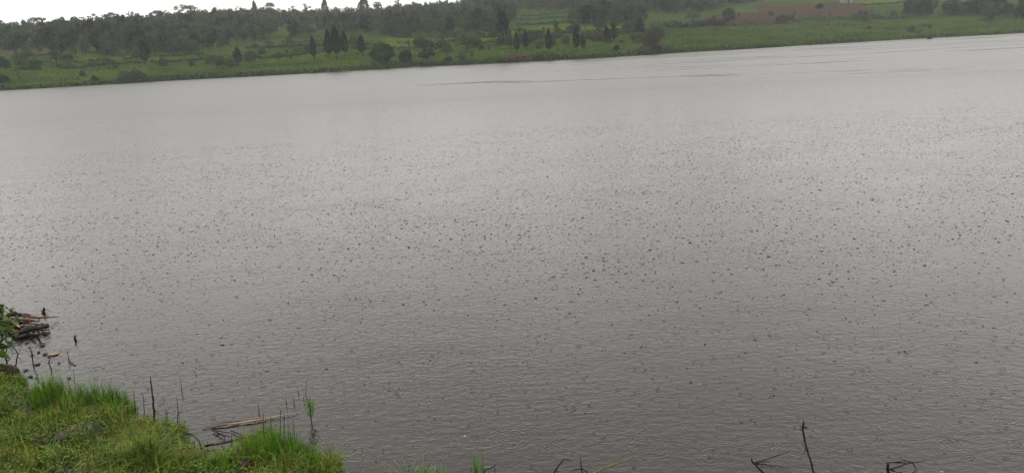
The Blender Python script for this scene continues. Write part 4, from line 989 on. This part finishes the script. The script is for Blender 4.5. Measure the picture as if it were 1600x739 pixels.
# the rest of the wood reads as one mass: instances of the same crowns
for k in KINDS:
    if (k[0], k[1], 'bark_pale' if k[0] == 'tall' else 'bark', k[2]) not in CACHE and (k[0], k[1], 'bark', k[2]) not in CACHE: print('missing proto', k)
def far_wood(ids):
    P = wp[ids]; n = len(P)
    me = bpy.data.meshes.new('distant_wood'); me.vertices.add(n); me.vertices.foreach_set('co', P.astype(np.float32).ravel())
    at = me.attributes.new('scl', 'FLOAT', 'POINT'); at.data.foreach_set('value', np.array([size_for(p) / 10 for p in P], np.float32))
    at = me.attributes.new('rz', 'FLOAT', 'POINT'); at.data.foreach_set('value', rng.uniform(0, 6.28, n).astype(np.float32))
    mix = vnoise(P[:, 0], P[:, 1], 30, 2)
    kd = np.array([int(rng.choice(7, p=([.26, .24, .12, .10, .12, .07, .09] if m_ < 0 else [.04, .22, .2, .12, .02, .30, .10]))) for m_ in mix], np.int32)
    at = me.attributes.new('kd', 'INT', 'POINT'); at.data.foreach_set('value', kd)
    o = bpy.data.objects.new('distant_wood', me); COL.objects.link(o)
    tag(o, 'dense mixed woodland covering the hill up to the skyline', 'woodland', kind='stuff')
    ng = bpy.data.node_groups.new('wood_instances', 'GeometryNodeTree')
    ng.interface.new_socket('Geometry', in_out='INPUT', socket_type='NodeSocketGeometry'); ng.interface.new_socket('Geometry', in_out='OUTPUT', socket_type='NodeSocketGeometry')
    gi = ng.nodes.new('NodeGroupInput'); go = ng.nodes.new('NodeGroupOutput'); jn = ng.nodes.new('GeometryNodeJoinGeometry')
    def attr(nm, ty):
        a = ng.nodes.new('GeometryNodeInputNamedAttribute'); a.data_type = ty; a.inputs['Name'].default_value = nm; return a.outputs['Attribute']
    ka, sa, ra = attr('kd', 'INT'), attr('scl', 'FLOAT'), attr('rz', 'FLOAT')
    for i, k in enumerate(KINDS):
        bk = 'bark_pale' if (k[0], k[1], 'bark_pale', k[2]) in CACHE else 'bark'
        if (k[0], k[1], bk, k[2]) not in CACHE: continue
        me_c = CACHE[(k[0], k[1], bk, k[2])][1]
        src = next(ob for ob in bpy.data.objects if ob.data == me_c)
        oi = ng.nodes.new('GeometryNodeObjectInfo'); oi.inputs['Object'].default_value = src; oi.transform_space = 'ORIGINAL'; oi.inputs['As Instance'].default_value = True
        cmp_ = ng.nodes.new('FunctionNodeCompare'); cmp_.data_type = 'INT'; cmp_.operation = 'EQUAL'
        ng.links.new(ka, cmp_.inputs[2]); cmp_.inputs[3].default_value = i
        ip = ng.nodes.new('GeometryNodeInstanceOnPoints'); ng.links.new(gi.outputs[0], ip.inputs['Points']); ng.links.new(cmp_.outputs[0], ip.inputs['Selection'])
        ng.links.new(oi.outputs['Geometry'], ip.inputs['Instance'])
        cx = ng.nodes.new('ShaderNodeCombineXYZ'); ng.links.new(ra, cx.inputs[2])
        ng.links.new(cx.outputs[0], ip.inputs['Rotation']); ng.links.new(sa, ip.inputs['Scale'])
        ng.links.new(ip.outputs[0], jn.inputs[0])
    ng.links.new(jn.outputs[0], go.inputs[0])
    md = o.modifiers.new('wood', 'NODES'); md.node_group = ng
far_wood(rest)
print('wood trees', len(wp), 'instanced', len(rest))
# ------------------------------------------------------------------ rain haze
mb = MB(); mb.box((0, 1000, 39), (4800, 3200, 84))
hz = mb.build('haze', [])
m = bpy.data.materials.new('haze'); m.use_nodes = True; t = m.node_tree; t.nodes.clear()
pv = N(t, 'ShaderNodeVolumePrincipled'); pv.inputs['Color'].default_value = (0.93, 0.95, 1.0, 1); pv.inputs['Density'].default_value = 0.00021; pv.inputs['Anisotropy'].default_value = 0.0
oo = N(t, 'ShaderNodeOutputMaterial'); t.links.new(pv.outputs[0], oo.inputs['Volume'])
hz.data.materials.clear(); hz.data.materials.append(m)
tag(hz, 'thin grey rain haze over the lake and hillside', 'haze', kind='stuff')
